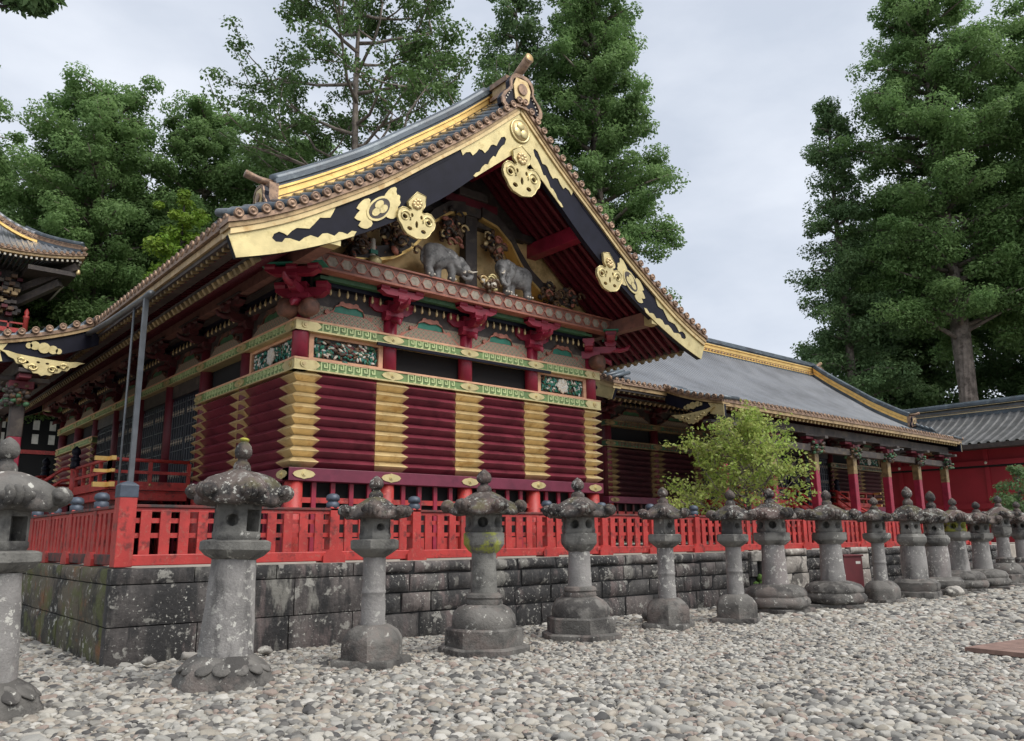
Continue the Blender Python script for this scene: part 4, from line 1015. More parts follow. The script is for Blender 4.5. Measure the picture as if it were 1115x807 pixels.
# --- pediment: gold wall, king post, arched struts, carvings
YP = YF + .02
def ped(mb):
    xs = np.linspace(-4.7, 4.7, 30); up = [(x, S_(abs(x)) - .02) for x in xs]
    mb.plate([[(4.7, 8.0), (-4.7, 8.0)] + up], 0, .1, lambda u, v, d: (u, YP + d, v), 'gold_wall')
    mb.plate([[(-2.1, 10.12), (2.1, 10.12)] + [(x, S_(abs(x)) - .03) for x in np.linspace(2.1, -2.1, 16)]], 0, .08, lambda u, v, d: (u, YP - d - .002, v), 'dark_wood')
gpart('pediment_wall', ped)
gpart('king_post', lambda mb: mb.bx(-.2, .2, YP - .30, YP - .02, 8.17, 10.9, 'dark_wood').bx(-.34, .34, YP - .36, YP - .02, 10.35, 10.62, 'under_wood').bx(-.9, .9, YP - .34, YP - .06, 10.62, 10.86, 'crimson_dark').bx(-.5, .5, YP - .42, YP - .02, 10.86, 11.1, 'under_wood').bx(-2.7, 2.7, YP - .26, YP - .09, 10.12, 10.34, 'dark_wood'), bevel=.02)
def strut(s):
    def f(mb):
        C = [(.30, 10.5), (.85, 10.38), (1.35, 10.0), (1.7, 9.5), (2.1, 9.05), (2.6, 8.72), (3.2, 8.52), (3.7, 8.45)]
        a = [(s * (u - .0), v + .17) for u, v in C]; b = [(s * (u - .02), v - .13) for u, v in C[::-1]]
        mb.plate([a + b], .05, .42, lambda u, v, d: (u, YP - d, v), 'dark_wood')
        a = [(s * (u - .02), v - .132) for u, v in C]; b = [(s * (u - .05), v - .20) for u, v in C[::-1]]
        mb.plate([a + b], .03, .425, lambda u, v, d: (u, YP - d, v), 'gold_bright')
    gpart('arched_strut', f)
for s in (-1, 1): strut(s)
def cluster(name, c, size, n, ms, seed, keep=True):
    def f(mb):
        rd = random.Random(seed)
        for k in range(n):
            p = (c[0] + rd.gauss(0, .45) * size[0], c[1] + rd.uniform(-.5, .5) * size[1], c[2] + rd.gauss(0, .45) * size[2]); r = rd.uniform(.05, .13)
            mb.blob(p, (r * 1.3, r * .6, r * .7), rd.choice(ms), rot=Matrix.Rotation(rd.uniform(0, 3.1), 3, 'Y') @ Matrix.Rotation(rd.uniform(-.6, .6), 3, 'Z'), n=7)
            if rd.random() < .35:
                q = [Vector(p) + Vector((.16 * math.cos(t) * (1 - t / 7), -.06, .16 * math.sin(t) * (1 - t / 7))) for t in np.linspace(0, 5.5, 9)]; mb.tube(q, [.035] * 8 + [.01], rd.choice(ms), n=5)
    return gpart(name, f, keep=keep)
BC = ['brown_carve', 'brown_carve', 'dark_wood', 'brown_carve', 'dark_wood', 'coral', 'gold']
for c, sz, n, sd in (((-3.55, YP - .35, 8.75), (.42, .4, .42), 60, 1), ((-2.55, YP - .45, 9.05), (.40, .4, .40), 60, 2), ((3.55, YP - .35, 8.6), (.42, .4, .34), 60, 3), ((2.75, YP - .4, 8.62), (.34, .4, .34), 45, 4), ((-.75, YP - .4, 9.75), (.42, .3, .38), 60, 5), ((.75, YP - .4, 9.6), (.36, .3, .36), 50, 6)):
    cluster('flower_carving', c, sz, n, BC, sd)
cluster('flower_carving', (.16, YBM - .22, 8.30), (.30, .2, .18), 34, ['gold', 'brown_carve', 'ivory', 'gold_pale', 'brown_carve', 'dark_wood'], 9)
gpart('small_bracket', lambda mb: mb.tube([(-3.15, YP - .4, 8.3), (-3.15, YP - .4, 8.9)], [.09, .07], 'ivory', n=10).box((-3.15, YP - .4, 8.55), (.2, .2, .1), 'green_teal').blob((-3.15, YP - .55, 8.3), (.2, .1, .14), 'gold_pale'))
# --- ridges: main ridge, descending ridges with end ornaments
def ridge_stack(mb, pts, w, h, gold, steps=True):
    """stack along a polyline of points (base) : gold sides, dark layered top"""
    P0 = [Vector(p) for p in pts]; P = []
    n = len(P0)
    for i in range(n - 1):      # smooth the base line
        a, b, c, d = P0[max(i - 1, 0)], P0[i], P0[i + 1], P0[min(i + 2, n - 1)]
        for k in range(4):
            t = k / 4; P.append(.5 * ((2 * b) + (c - a) * t + (2 * a - 5 * b + 4 * c - d) * t * t + (3 * b - a - 3 * c + d) * t ** 3))
    P.append(P0[-1]); up = Vector((0, 0, 1)); n = len(P)
    S = []
    for i in range(n): S.append((P[min(i + 1, n - 1)] - P[max(i - 1, 0)]).cross(up).normalized())
    for z0, z1, ww, m in ((-.15, .10 * h, w * 1.15, 'copper_tile'), (.10 * h, .16 * h, w * 1.25, gold), (.16 * h, .32 * h, w * .95, gold), (.32 * h, .37 * h, w * .84, 'edge_board'), (.37 * h, .58 * h, w * .95, gold), (.58 * h, .66 * h, w * 1.2, gold), (.66 * h, .76 * h, w * 1.05, 'copper_tile'), (.76 * h, .84 * h, w * 1.35, 'copper_tile'), (.84 * h, .92 * h, w * 1.1, 'copper_tile')):
        vs = []
        for p, sd in zip(P, S): vs += [p - sd * ww / 2 + up * z0, p + sd * ww / 2 + up * z0, p + sd * ww / 2 + up * z1, p - sd * ww / 2 + up * z1]
        fs = [(4 * i + a, 4 * i + (a + 1) % 4, 4 * i + 4 + (a + 1) % 4, 4 * i + 4 + a) for i in range(n - 1) for a in range(4)] + [(0, 1, 2, 3), (4 * n - 4, 4 * n - 1, 4 * n - 2, 4 * n - 3)]
        mb.add(vs, fs, m)
    mb.tube([p + up * h * .95 for p in P], w * .38, 'copper_tile', n=10)
def ridge_end(mb, T, s=1.):
    """onigawara: board with scroll feet, gold rim, round medallion; T(u across, d outward, v up)"""
    H = [(0, 1.0), (.22, .97), (.36, .86), (.42, .70), (.40, .55), (.48, .42), (.62, .30), (.72, .12), (.70, -.05), (.58, -.14), (.46, -.06), (.36, .02), (.2, .0), (0, .02)]
    out = [(u * s, v * s) for u, v in H] + [(-u * s, v * s) for u, v in H[::-1][1:-1]]
    mb.plate([out], 0, .16 * s, T, 'lacquer_black'); mb.plate([out, [(u * .84, .05 * s + v * .84) for u, v in out]], .15 * s, .21 * s, T, 'copper_cap')
    mb.plate([[(u * s, v * s) for u, v in ((-.24, .22), (.24, .22), (.3, .6), (.2, .86), (-.2, .86), (-.3, .6))]], .15 * s, .2 * s, T, 'gold'); mb.plate([circle(0, .55 * s, .16 * s)], .19 * s, .24 * s, T, 'copper_cap')
    for sg in (-1, 1):
        for q in range(6): mb.plate([circle(sg * (.34 + .05 * q) * s, (.5 - .09 * q) * s, .022 * s, 7)], .15 * s, .18 * s, T, 'ivory')
mb = MB(); ridge_stack(mb, [(0, .55, 12.75), (0, 8, 12.72), (0, LR / 2, 12.70), (0, LR - 8, 12.72), (0, LR - .55, 12.75)], .5, 1.0, 'gold_bright'); mr_ = mb.build('main_ridge', house)
def stud(mb):
    for k in range(90): mb.box((-.30, .9 + k * .3, 12.93), (.06, .12, .10), 'copper_cap'); mb.box((.30, .9 + k * .3, 12.93), (.06, .12, .10), 'copper_cap')
mb = MB(); stud(mb); mb.build('stud_row', mr_)
def apex_orn(mb):
    mb.bx(-.33, .33, .12, .75, 12.75, 13.55, 'edge_board'); mb.bx(-.38, .38, .1, .8, 13.1, 13.2, 'copper_cap'); mb.bx(-.38, .38, .1, .8, 13.45, 13.6, 'copper_cap')
    ridge_end(mb, lambda u, v, d: (u, .10 - d, 12.66 + v), .98)
    mb.tube([(0, .5, 13.55), (0, .1, 13.72), (0, -.38, 13.98)], [.12, .12, .125], 'copper_cap', n=12); mb.lathe([(.125, 0), (.14, .02), (.05, .03)], 'gold', n=12, loc=(0, -.38, 13.98), axis='y')
gpart('ridge_end_ornament', apex_orn)
def dridge(s, keep):
    xs = [.35, 1.2, 2.1, 3.0, 3.9, 4.8, 5.6, 6.2]; pts = [(s * x, 1.05, E_(x) + .30) for x in xs]
    def f(mb):
        ridge_stack(mb, pts, .34, .74, 'gold_bright')
        for k in range(26):
            x = .6 + k * .22; mb.blob((s * x, .84, E_(x) + .36), (.055, .05, .055), 'ivory', n=8)
    o = gpart('descending_ridge', f)
    def g(mb):
        z = E_(6.25) + .26
        mb.bx(min(s * 6.15, s * 6.36), max(s * 6.15, s * 6.36), .80, 1.30, z - .1, z + .62, 'copper_cap')
        ridge_end(mb, lambda u, v, d: (s * (6.36 + d), 1.05 + u, z + v - .05), .62)
        mb.tube([(s * 6.05, 1.05, z + .70), (s * 6.5, 1.05, z + .70), (s * 6.8, 1.05, z + .76)], [.075, .08, .085], 'copper_cap', n=12)
    gpart('ridge_end', g, parent=o)
for s in (-1, 1): dridge(s, True)
# verge-side flat tiles between verge and descending ridge are the roof itself; copy the gable to the far end
for o in list(GAB):
    if o.name.startswith(('pediment',)) : pass
    c = dup(o, house); c.location = (0, LR, 0); c.rotation_euler = (0, 0, math.pi)
# --- front facade: doors, veranda
def door(y0, y1):
    mb = MB(); mb.bx(-HW - .0, -HW + .1, y0, y1, 2.95, 6.34, 'lacquer_black'); mb.bx(-HW - .05, -HW, y0, y1, 5.95, 6.35, 'dark_wood'); o = mb.build('door', house)
    mb = MB(); n = 5; w = (y1 - y0)
    for h in (0, 1):
        a0 = y0 + .12 + h * w / 2; a1 = a0 + w / 2 - .18
        for k in range(8): mb.bx(-HW - .03, -HW - .001, a0, a1, 3.2 + k * .36, 3.225 + k * .36, 'grey_steel')
        for k in range(6): y = a0 + (a1 - a0) * k / 5; mb.bx(-HW - .028, -HW - .001, y - .012, y + .012, 3.15, 5.85, 'grey_steel')
        for z in (3.35, 4.35, 5.25):
            for k in range(5):
                y = a0 + (a1 - a0) * (k + .5) / 5; mb.box((-HW - .035, y, z + .2), (.012, .14, .05), 'hex_grey'); mb.box((-HW - .036, y, z + .2), (.012, .045, .17), 'hex_grey')
    mb.build('lattice', o)
for i in range(2, 6): door(SIDE[i] + .2, SIDE[i + 1] - .2)
def open_bay(mb): mb.bx(-HW - .1, -HW + .1, SIDE[2] + .2, SIDE[6] - .2, 2.75, 2.95, 'crimson_dark')
facade_part('sill', open_bay)
VX, VY0, VY1 = -7.1, 8.4, 20.2
facade_part('veranda_floor', lambda mb: mb.bx(VX + .05, -HW - .25, VY0 + .05, VY1 - .05, 2.86, 2.96, 'fence_red').bx(VX + .1, VX + .3, VY0 + .1, VY1 - .1, 1.25, 2.86, 'fence_dark').bx(VX + .0, -HW - .3, VY0 - .0, VY0 + .14, 2.70, 2.90, 'fence_red').bx(VX, VX + .14, VY0 + .14, VY1, 2.70, 2.90, 'fence_red'), bevel=.01)
def railing(name, p, q, posts):
    P, Q = Vector(p), Vector(q); d = (Q - P).normalized(); mb = MB()
    mb.bar(P + Vector((0, 0, .12)), Q + Vector((0, 0, .12)), .12, .22, 'fence_red'); mb.bar(P + Vector((0, 0, .48)) - d * .2, Q + Vector((0, 0, .48)), .08, .08, 'fence_red'); mb.tube([P + Vector((0, 0, .80)) - d * .3, Q + Vector((0, 0, .80))], .05, 'fence_red', n=10)
    for k in range(posts + 1):
        c = P + (Q - P) * k / posts; mb.bar(c + Vector((0, 0, .2)), c + Vector((0, 0, .76)), .09, .09, 'fence_red', up=(1, 0, 0))
    o = mb.build(name, house); mb = MB()
    for z, w in ((.12, .125), (.48, .085), (.80, .11)): mb.bar(P + Vector((0, 0, z)) - d * .38, P + Vector((0, 0, z)) - d * .02, w, w if z < .7 else .11, 'gold_bright')
    for k in range(posts + 1):
        c = P + (Q - P) * k / posts; mb.blob(c + Vector((0, 0, .15)) + Vector((d.y, -d.x, 0)) * .06, (.04, .04, .04), 'gold_pale', n=7)
    mb.build('gold_tip', o)
railing('veranda_railing', (VX, VY0, 2.96), (-HW - .3, VY0, 2.96), 2)
railing('veranda_railing', (VX, VY0, 2.96), (VX, 12.0, 2.96), 4)
railing('veranda_railing', (VX, VY1, 2.96), (VX, 16.6, 2.96), 4)
railing('veranda_railing', (VX, VY1, 2.96), (-HW - .3, VY1, 2.96), 2)
def giboshi(y):
    mb = MB(); mb.lathe([(.11, 2.7), (.11, 3.78)], 'fence_red', n=14, loc=(VX - .02, y, 0)); o = mb.build('newel_post', house)
    mb = MB(); mb.lathe([(.135, 3.76), (.14, 3.88), (.12, 3.9), (.12, 3.98), (.14, 4.0), (.14, 4.08), (.08, 4.12), (.08, 4.16), (.13, 4.22), (.12, 4.32), (.05, 4.4), (.01, 4.44)], 'lacquer_black', n=14, loc=(VX - .02, y, 0)); mb.build('finial', o)
giboshi(12.2); giboshi(16.4)

def porch(root, y0, y1, xo, ztip, npost, xp, full=True):
    """porch roof continuing the front slope outwards; local frame of the storehouse"""
    zf = pchip([0, .5, 1.5, 3.0], [7.66, 7.42, 7.06, 6.68]) if ztip is None else ztip
    us = [xo * k / 10 for k in range(11)]; ny = int(round((y1 - y0) / .311)); ys = []; hs = []
    pitch = (y1 - y0) / ny
    for k in range(ny):
        for t, h in ((0, 0), (.26, 0), (.28, .5), (.36, .86), (.5, 1.), (.64, .86), (.72, .5), (.74, 0)): ys.append(y0 + (k + t) * pitch); hs.append(h * .085)
    ys.append(y1); hs.append(0); V = []; F = []
    for u in us:
        for y, h in zip(ys, hs): V.append((-7.30 - u, y, zf(u) + .16 + h))
    n = len(ys)
    for i in range(10):
        for j in range(n - 1): a = i * n + j; F.append((a, a + n, a + n + 1, a + 1))
    pr = np_mesh('porch_roof', np.array(V), np.array(F), 'copper_tile', root, True); pr.data.set_sharp_from_angle(angle=R(50))
    mb = MB()
    for k in range(ny):
        m0 = len(mb.v); roll_cap(mb, (-7.30 - xo, y0 + (k + .5) * pitch, zf(xo) + .19), 'x')
    mb.bx(-7.32 - xo, -7.2 - xo, y0, y1, zf(xo) + .03, zf(xo) + .155, 'copper_cap'); mb.build('eave_tile_row', pr)
    nv = int(xo / .30)
    for yy, sg in ((y0, -1), (y1, 1)):
        mb = MB()
        for k in range(nv + 1):
            u = xo * k / nv + (.12 if k == 0 else 0); x = -7.30 - u; z = zf(u) + .22
            mb.tube([(x, yy + sg * .10, z), (x, yy - sg * .5, z + .02), (x, yy - sg * .95, z + .03)], .088, 'copper_tile', n=10)
            m0 = len(mb.v); roll_cap(mb, (0, 0, 0), 'y', .09)
            for i in range(m0, len(mb.v)):
                v = mb.v[i]; mb.v[i] = (x + v[0], yy + sg * .12 + (v[1] if sg < 0 else -v[1]), z + v[2])
        mb.build('verge_tile_row', pr)
    mb = MB()
    for (o0, o1, ya, m) in ((.05, .15, .09, 'copper_cap'), (-.05, .048, .05, 'edge_board')):
        for yy, sg in ((y0, -1), (y1, 1)):
            for k in range(10):
                a, b = us[k], us[k + 1]; vs = []
                for u in (a, b):
                    for d in (sg * ya, -sg * .4): vs += [(-7.3 - u, yy + d, zf(u) + o0), (-7.3 - u, yy + d, zf(u) + o1)]
                mb.add(vs, [(0, 4, 5, 1), (2, 3, 7, 6), (1, 5, 7, 3), (0, 2, 6, 4), (0, 1, 3, 2), (4, 6, 7, 5)], m)
    for k in range(10):  # soffit
        a, b = us[k], us[k + 1]; mb.add([(-7.3 - a, y0 + .3, zf(a) - .15), (-7.3 - a, y1 - .3, zf(a) - .15), (-7.3 - b, y1 - .3, zf(b) - .15), (-7.3 - b, y0 + .3, zf(b) - .15)], [(0, 1, 2, 3)], 'dark_wood')
    mb.bx(-7.28 - xo, -6.9 - xo, y0 + .1, y1 - .1, zf(xo) - .12, zf(xo) + .028, 'edge_board')
    mb.build('edge_board', pr)
    for yy, sg in ((y0, -1), (y1, 1)):
        mb = MB(); C = [(-6.6 - u, zf(u) - .055) for u in us] ; C = [(-7.3 - u, zf(u) - .055) for u in us]
        low = [(-7.3 - u, zf(u) - .055 - .50) for u in us[::-1]]
        mb.plate([C + low], .02, .14, lambda u, v, d: (u, yy - sg * d, v), 'lacquer_black'); bb = mb.build('bargeboard', pr)
        mb = MB(); xe = -7.3 - xo
        mb.plate([[(xe, zf(xo) - .06), (xe + .7, zf(xo - .7) - .06), (xe + .55, zf(xo - .6) - .3), (xe + .62, zf(xo - .6) - .53), (xe, zf(xo) - .55)]], 0, .025, lambda u, v, d: (u, yy + sg * (d - .02), v), 'gold_pale'); mb.build('end_fitting', bb)
        # karakusa ornament hanging under the board and the leaf crest on it
        mb = MB(); cx = -7.3 - 1.35 if xo > 2.2 else -7.3 - xo * .5; zc = zf(-7.3 - cx) - .62
        H = [(0, -.62), (.10, -.55), (.22, -.56), (.30, -.46), (.44, -.42), (.52, -.30), (.66, -.30), (.74, -.16), (.88, -.10), (.98, .02), (1.12, .10), (.9, .10), (.7, .05), (.4, .03), (0, .02)]
        g = lambda u, v: (cx + .92 * u, zc + .75 * v - .05 * u)
        hol = [[g(s * a + r * math.cos(t), b + r * .8 * math.sin(t)) for t in np.linspace(0, 6.28, 10)[:-1]] for s in (-1, 1) for a, b, r in ((.2, -.34, .07), (.42, -.2, .07), (.62, -.12, .05), (.12, -.14, .05))]
        mb.plate([[g(u, v) for u, v in H] + [g(-u, v) for u, v in H[::-1][1:-1]]] + hol, 0, .07, lambda u, v, d: (u, yy + sg * (d + .0), v), 'gold_pale')
        for s in (-1, 1):
            for a, b, r in ((.26, -.34, .13), (.55, -.16, .11)):
                pts = []
                for q in range(14):
                    t = q / 13; an = t * R(400) * s; uu, vv = g(s * a + r * (1 - .6 * t) * math.cos(an), b + r * (1 - .6 * t) * math.sin(an)); pts.append((uu, yy + sg * .08, vv))
                mb.tube(pts, .03, 'gold_pale', n=6)
        mb.build('hanging_ornament', bb)
        mb = MB(); zc2 = zf(-7.3 - cx) - .30
        for a, b, r in ((0, 0, .15), (-.22, .04, .12), (.22, -.02, .12), (-.36, .02, .08), (.36, -.04, .08)): mb.plate([circle(cx + a, zc2 + b, r, 12)], 0, .05 if a == 0 else .035, lambda u, v, d: (u, yy + sg * (d - .02), v), 'gold_pale')
        mb.build('crest_fitting', bb)
    # rafters with gold tips, beam, posts
    mb = MB(); nr = int((y1 - y0 - .6) / .30)
    for k in range(nr + 1):
        y = y0 + .35 + (y1 - y0 - .7) * k / nr
        for a, b in ((0, xo * .5), (xo * .5, xo - .12)): mb.bar((-7.3 - a, y, zf(a) - .21), (-7.3 - b, y, zf(b) - .21), .09, .10, 'crimson_dark')
        b = xo - .12; mb.bar((-7.3 - b + .12, y, zf(b - .12) - .21), (-7.305 - b, y, zf(b) - .212), .105, .115, 'gold')
    mb.build('rafter_row', pr)
    zb = zf(min(xo, -xp - 7.3)) - .45
    mb = MB(); mb.bx(xp - .16, xp + .16, y0 + .3, y1 - .3, zb - .35, zb, 'under_wood'); mb.bx(xp - .14, xp + .14, y0 + .5, y1 - .5, zb - 1.15, zb - .85, 'under_wood'); mb.build('porch_beam', root)
    for k in range(npost):
        y = y0 + .75 + (y1 - y0 - 1.5) * k / (npost - 1)
        mb = MB(); mb.bx(xp - .16, xp + .16, y - .16, y + .16, .8, 4.55, 'crimson'); mb.bx(xp - .166, xp + .166, y - .166, y + .166, 4.4, zb - .85, 'dull_gold_shade' if full else 'dark_wood'); p = mb.build('porch_post', root, bevel=.03)
        mb = MB(); mb.bx(xp - .3, xp + .3, y - .3, y + .3, zb - .84, zb - .62, 'crimson_dark'); mb.bx(xp - .15, xp + .15, y - .7, y + .7, zb - .61, zb - .48, 'crimson_dark'); mb.bx(xp - .7, xp + .7, y - .13, y + .13, zb - .612, zb - .482, 'under_wood'); mb.bx(xp - .2, xp + .2, y - .8, y + .8, zb - .47, zb - .351, 'dark_wood'); mb.build('bracket', p, bevel=.02)
        mb = MB(); rd = random.Random(int(y * 10))
        for q in range(110): mb.blob((xp - .1 + rd.uniform(-.28, .28), y + rd.uniform(-.34, .34), zb - 1.0 + rd.uniform(-.26, .26)), (.09, .1, .07), rd.choice(['dark_wood', 'brown_carve', 'under_wood', 'green_dark']), n=6)
        mb.build('carving', p)
    # steps with curved rails
    ym = (y0 + y1) / 2; w = min(3.6, (y1 - y0) * .5)
    mb = MB()
    for k in range(6): mb.bx(VX - .05 - .32 * (k + 1), VX - .05 - .32 * k, ym - w / 2, ym + w / 2, 1.22, 2.80 - .26 * k, 'crimson_dark')
    mb.build('porch_step', root)
    for s in (-1, 1):
        mb = MB(); yy = ym + s * (w / 2 + .1)
        for dz, r in ((.82, .05), (.48, .045), (.14, .07)): mb.tube([(VX, yy, 2.96 + dz), (VX - .3, yy, 2.93 + dz), (VX - .7, yy, 2.6 + dz), (VX - 1.3, yy, 2.1 + dz), (VX - 1.9, yy, 1.7 + dz), (VX - 2.2, yy, 1.6 + dz)], r, 'fence_red', n=8)
        mb.build('stair_rail', root)
    return pr
# second storehouse: a copy of everything so far, turned a quarter, before the elephants and the porch go on
house2 = dup(house); house2.name = 'storehouse'
tag(house2, 'long tiled storehouse with broad grey roof slope and gold ridge, behind the leafy maple', 'storehouse')
house2.scale = (1, 1, .92)
for ch in house2.children:
    if ch.name.startswith('roof'):
        ch.data = ch.data.copy(); ch.data.materials[0] = MAT['copper_tile_pale']
house2.location = (47.6, 15.5, .33); house2.rotation_euler = (0, 0, R(90))
_swap = {'gold': 'dull_gold_shade', 'maroon': 'maroon_shade', 'gold_pale': 'dull_gold_shade', 'band_green': 'green_dark', 'green_pale': 'coral_aged_shade', 'coral': 'coral_aged_shade', 'crimson': 'crimson_aged_shade', 'peach': 'dull_gold_shade'}
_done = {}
def shade_copy(o):      # darker material copies put the low light under this porch into colour
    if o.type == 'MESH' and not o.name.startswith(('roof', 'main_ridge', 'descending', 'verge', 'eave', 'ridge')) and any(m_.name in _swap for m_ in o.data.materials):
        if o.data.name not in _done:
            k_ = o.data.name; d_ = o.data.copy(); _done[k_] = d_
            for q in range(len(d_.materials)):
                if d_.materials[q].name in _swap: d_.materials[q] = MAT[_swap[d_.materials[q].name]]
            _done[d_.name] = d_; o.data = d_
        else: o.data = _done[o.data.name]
    for ch in o.children: shade_copy(ch)
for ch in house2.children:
    if not ch.name.startswith(('bargeboard', 'hanging', 'crest', 'main', 'descending')): shade_copy(ch)
house['group'] = 'storehouses of the shrine'; house2['group'] = 'storehouses of the shrine'
porch(house, 9.95, 18.6, 2.9, None, 3, -9.0, False)
porch(house2, LR - 24.6, LR - 3.1, 2.75, None, 7, -9.3, True)

# --- the two carved elephants on the beam
def elephant(name, parts, tusks, loc, toes):
    mb = MB()
    for (c, r, ry) in parts: mb.blob(c, r, 'grey_carve', rot=Matrix.Rotation(ry, 3, 'Y'), n=16)
    o = mb.build(name, house); md = o.modifiers.new('remesh', 'REMESH'); md.mode = 'VOXEL'; md.voxel_size = .022; md.use_smooth_shade = True
    sm = o.modifiers.new('smooth', 'SMOOTH'); sm.factor = .5; sm.iterations = 4
    o.location = loc
    mb = MB()
    for pts, r in tusks: mb.tube(pts, r, 'ivory', n=8)
    for c in toes: mb.blob(c, (.035, .03, .03), 'ivory', n=6)
    mb.build('tusk', o); return o
def chain(pts, rads):
    out = []
    for (p, q, a, b) in zip(pts, pts[1:], rads, rads[1:]):
        n = 6
        for k in range(n + 1):
            t = k / n; out.append(((p[0] + (q[0] - p[0]) * t, p[1] + (q[1] - p[1]) * t, p[2] + (q[2] - p[2]) * t), ((a + (b - a) * t),) * 3, 0))
    return out
# right one: head on the left turned to the viewer, trunk curling, standing
pr = [((.22, 0, .62), (.52, .24, .33), .18), ((.45, .02, .66), (.34, .23, .30), 0), ((-.08, -.02, .74), (.32, .22, .28), 0), ((-.38, -.12, .72), (.25, .20, .26), 0), ((-.48, -.2, .62), (.16, .14, .2), 0), ((-.30, -.22, .86), (.14, .1, .11), 0), ((-.10, -.22, .66), (.10, .04, .22), .25)]
pr += chain([(-.5, -.26, .58), (-.56, -.3, .4), (-.52, -.3, .24), (-.40, -.3, .17), (-.32, -.3, .24)], [.11, .09, .075, .06, .045])
pr += chain([(-.22, -.1, .55), (-.24, -.12, .25), (-.26, -.13, .07)], [.15, .11, .12]) + chain([(.06, .06, .5), (.07, .06, .25), (.05, .05, .07)], [.14, .11, .12]) + chain([(.50, -.06, .5), (.56, -.06, .24), (.55, -.08, .07)], [.17, .115, .125]) + chain([(.68, .05, .6), (.74, .05, .35)], [.04, .025])
elephant('elephant_carving', pr, [([(-.50, -.34, .56), (-.60, -.42, .46), (-.70, -.46, .44)], [.035, .028, .008])], (1.12, YBM - .05, 8.17), [(x + d, -.22 + yo, .05) for x, yo in ((-.26, -.02), (.05, .14), (.55, .02)) for d in (-.09, 0, .09)])
# left one: rump on the left, head low on the right
pl = [((-.25, 0, .62), (.40, .25, .36), 0), ((-.45, 0, .62), (.26, .24, .33), 0), ((.10, -.02, .62), (.36, .23, .28), .35), ((.38, -.12, .44), (.26, .2, .24), .3), ((.50, -.16, .36), (.2, .16, .2), .3), ((.22, -.22, .46), (.08, .05, .2), -.5), ((.36, -.2, .6), (.12, .08, .09), 0)]
pl += chain([(.56, -.24, .32), (.64, -.28, .2), (.58, -.3, .1), (.45, -.3, .08), (.36, -.3, .13)], [.10, .085, .07, .055, .04])
pl += chain([(-.52, -.06, .5), (-.56, -.06, .24), (-.52, -.08, .07)], [.18, .12, .125]) + chain([(-.22, .05, .45), (-.2, .05, .2), (-.22, .05, .07)], [.15, .11, .12]) + chain([(.12, -.08, .42), (.16, -.1, .2), (.14, -.1, .07)], [.13, .10, .11]) + chain([(-.7, .02, .72), (-.74, .02, .45), (-.68, .02, .36)], [.045, .03, .03])
elephant('elephant_carving', pl, [([(.52, -.32, .3), (.62, -.4, .26), (.74, -.44, .30)], [.035, .028, .008]), ([(.42, -.33, .27), (.36, -.40, .2), (.28, -.42, .2)], [.03, .022, .008])], (-1.12, YBM - .05, 8.17), [(x + d, -.17, .05) for x in (-.52, .14) for d in (-.08, 0, .08)])

# ------------------------------------------------------------------ gutter and downpipe on the near storehouse
t = thing('drainpipe', 'tall grey metal gutter downpipe standing at the left corner of the red fence', 'drainpipe', (2.0, 6.9, 1.2))
mb = MB(); mb.bx(-.055, .055, -.055, .055, 0, 5.9, 'grey_steel'); mb.build('pipe', t, bevel=.01)
mb = MB(); mb.tube([(0, -.35, 5.95), (0, .1, 5.93), (.02, 3.0, 6.03), (.05, 5.9, 6.2)], .085, 'grey_steel', n=10, flat=.8); mb.build('gutter', t)
o = MB().tube([(2.02, 7.9, 1.2), (2.02, 7.9, 7.2)], .028, 'grey_steel', n=6).build('hanging_cable'); tag(o, 'thin grey cable hanging straight down beside the metal downpipe', 'cable')

# ------------------------------------------------------------------ third storehouse on the far right (ridge runs along Y)
h3 = thing('storehouse', 'far plain red walled storehouse with ribbed grey roof at the right edge', 'storehouse', (55, 4.8, 0), 0, 'storehouses of the shrine')
mb = MB(); mb.bx(.1, 9, .8, 26, 0, 7.3, 'far_red'); mb.build('wall', h3)
mb = MB()
for y in (.8, 3.55, 6.3, 9.2, 12, 15, 18, 21): mb.bx(-.02, .22, y - .14, y + .14, 1, 7.2, 'far_red')
mb.build('post_row', h3)
mb = MB(); mb.bx(-.08, .2, .6, 26, 6.1, 6.42, 'far_red'); mb.bx(-.08, .2, .6, 26, 3.3, 3.65, 'far_red'); mb.bx(-.04, .1, .7, 26, 5.98, 6.1, 'black_void'); mb.build('cross_beam', h3)
mb = MB()
for y in (.8, 3.55, 6.3, 9.2): mb.blob((-.12, y, 6.26), (.05, .10, .10), 'ivory', n=8)
mb.build('nail_cover', h3)
def slope_grid(y0, y1, pitch, prof, rad, up):
    """prof [(x,z)] eave to ridge"""
    ny = int((y1 - y0) / pitch); ys = []; hs = []
    for k in range(ny):
        for t, h in ((0, 0), (.56, 0), (.60, .6), (.70, .95), (.8, 1), (.9, .95), (.97, .6), (.99, 0)): ys.append(y0 + (k + t) * pitch); hs.append(h * rad)
    V = [(x, y, z + h) for x, z in prof for y, h in zip(ys, hs)]; n = len(ys)
    F = [(i * n + j, (i + 1) * n + j, (i + 1) * n + j + 1, i * n + j + 1) for i in range(len(prof) - 1) for j in range(n - 1)]
    return np.array(V), np.array(F)
V, F = slope_grid(-.6, 27, .55, [(-2.0, 7.35), (-.5, 7.83), (1.2, 8.45), (3.0, 9.25), (4.6, 10.1)], .10, 1)
rf = np_mesh('roof', V, F, 'roof_grey', h3, True); rf.data.set_sharp_from_angle(angle=R(50))
V2 = V.copy(); V2[:, 0] = 9.2 - V2[:, 0]; np_mesh('roof', V2, F[:, ::-1], 'roof_grey', h3, True)
mb = MB(); ridge_stack(mb, [(4.6, .2, 10.1), (4.6, 14, 10.1), (4.6, 26.8, 10.1)], .55, .85, 'ridge_grey')
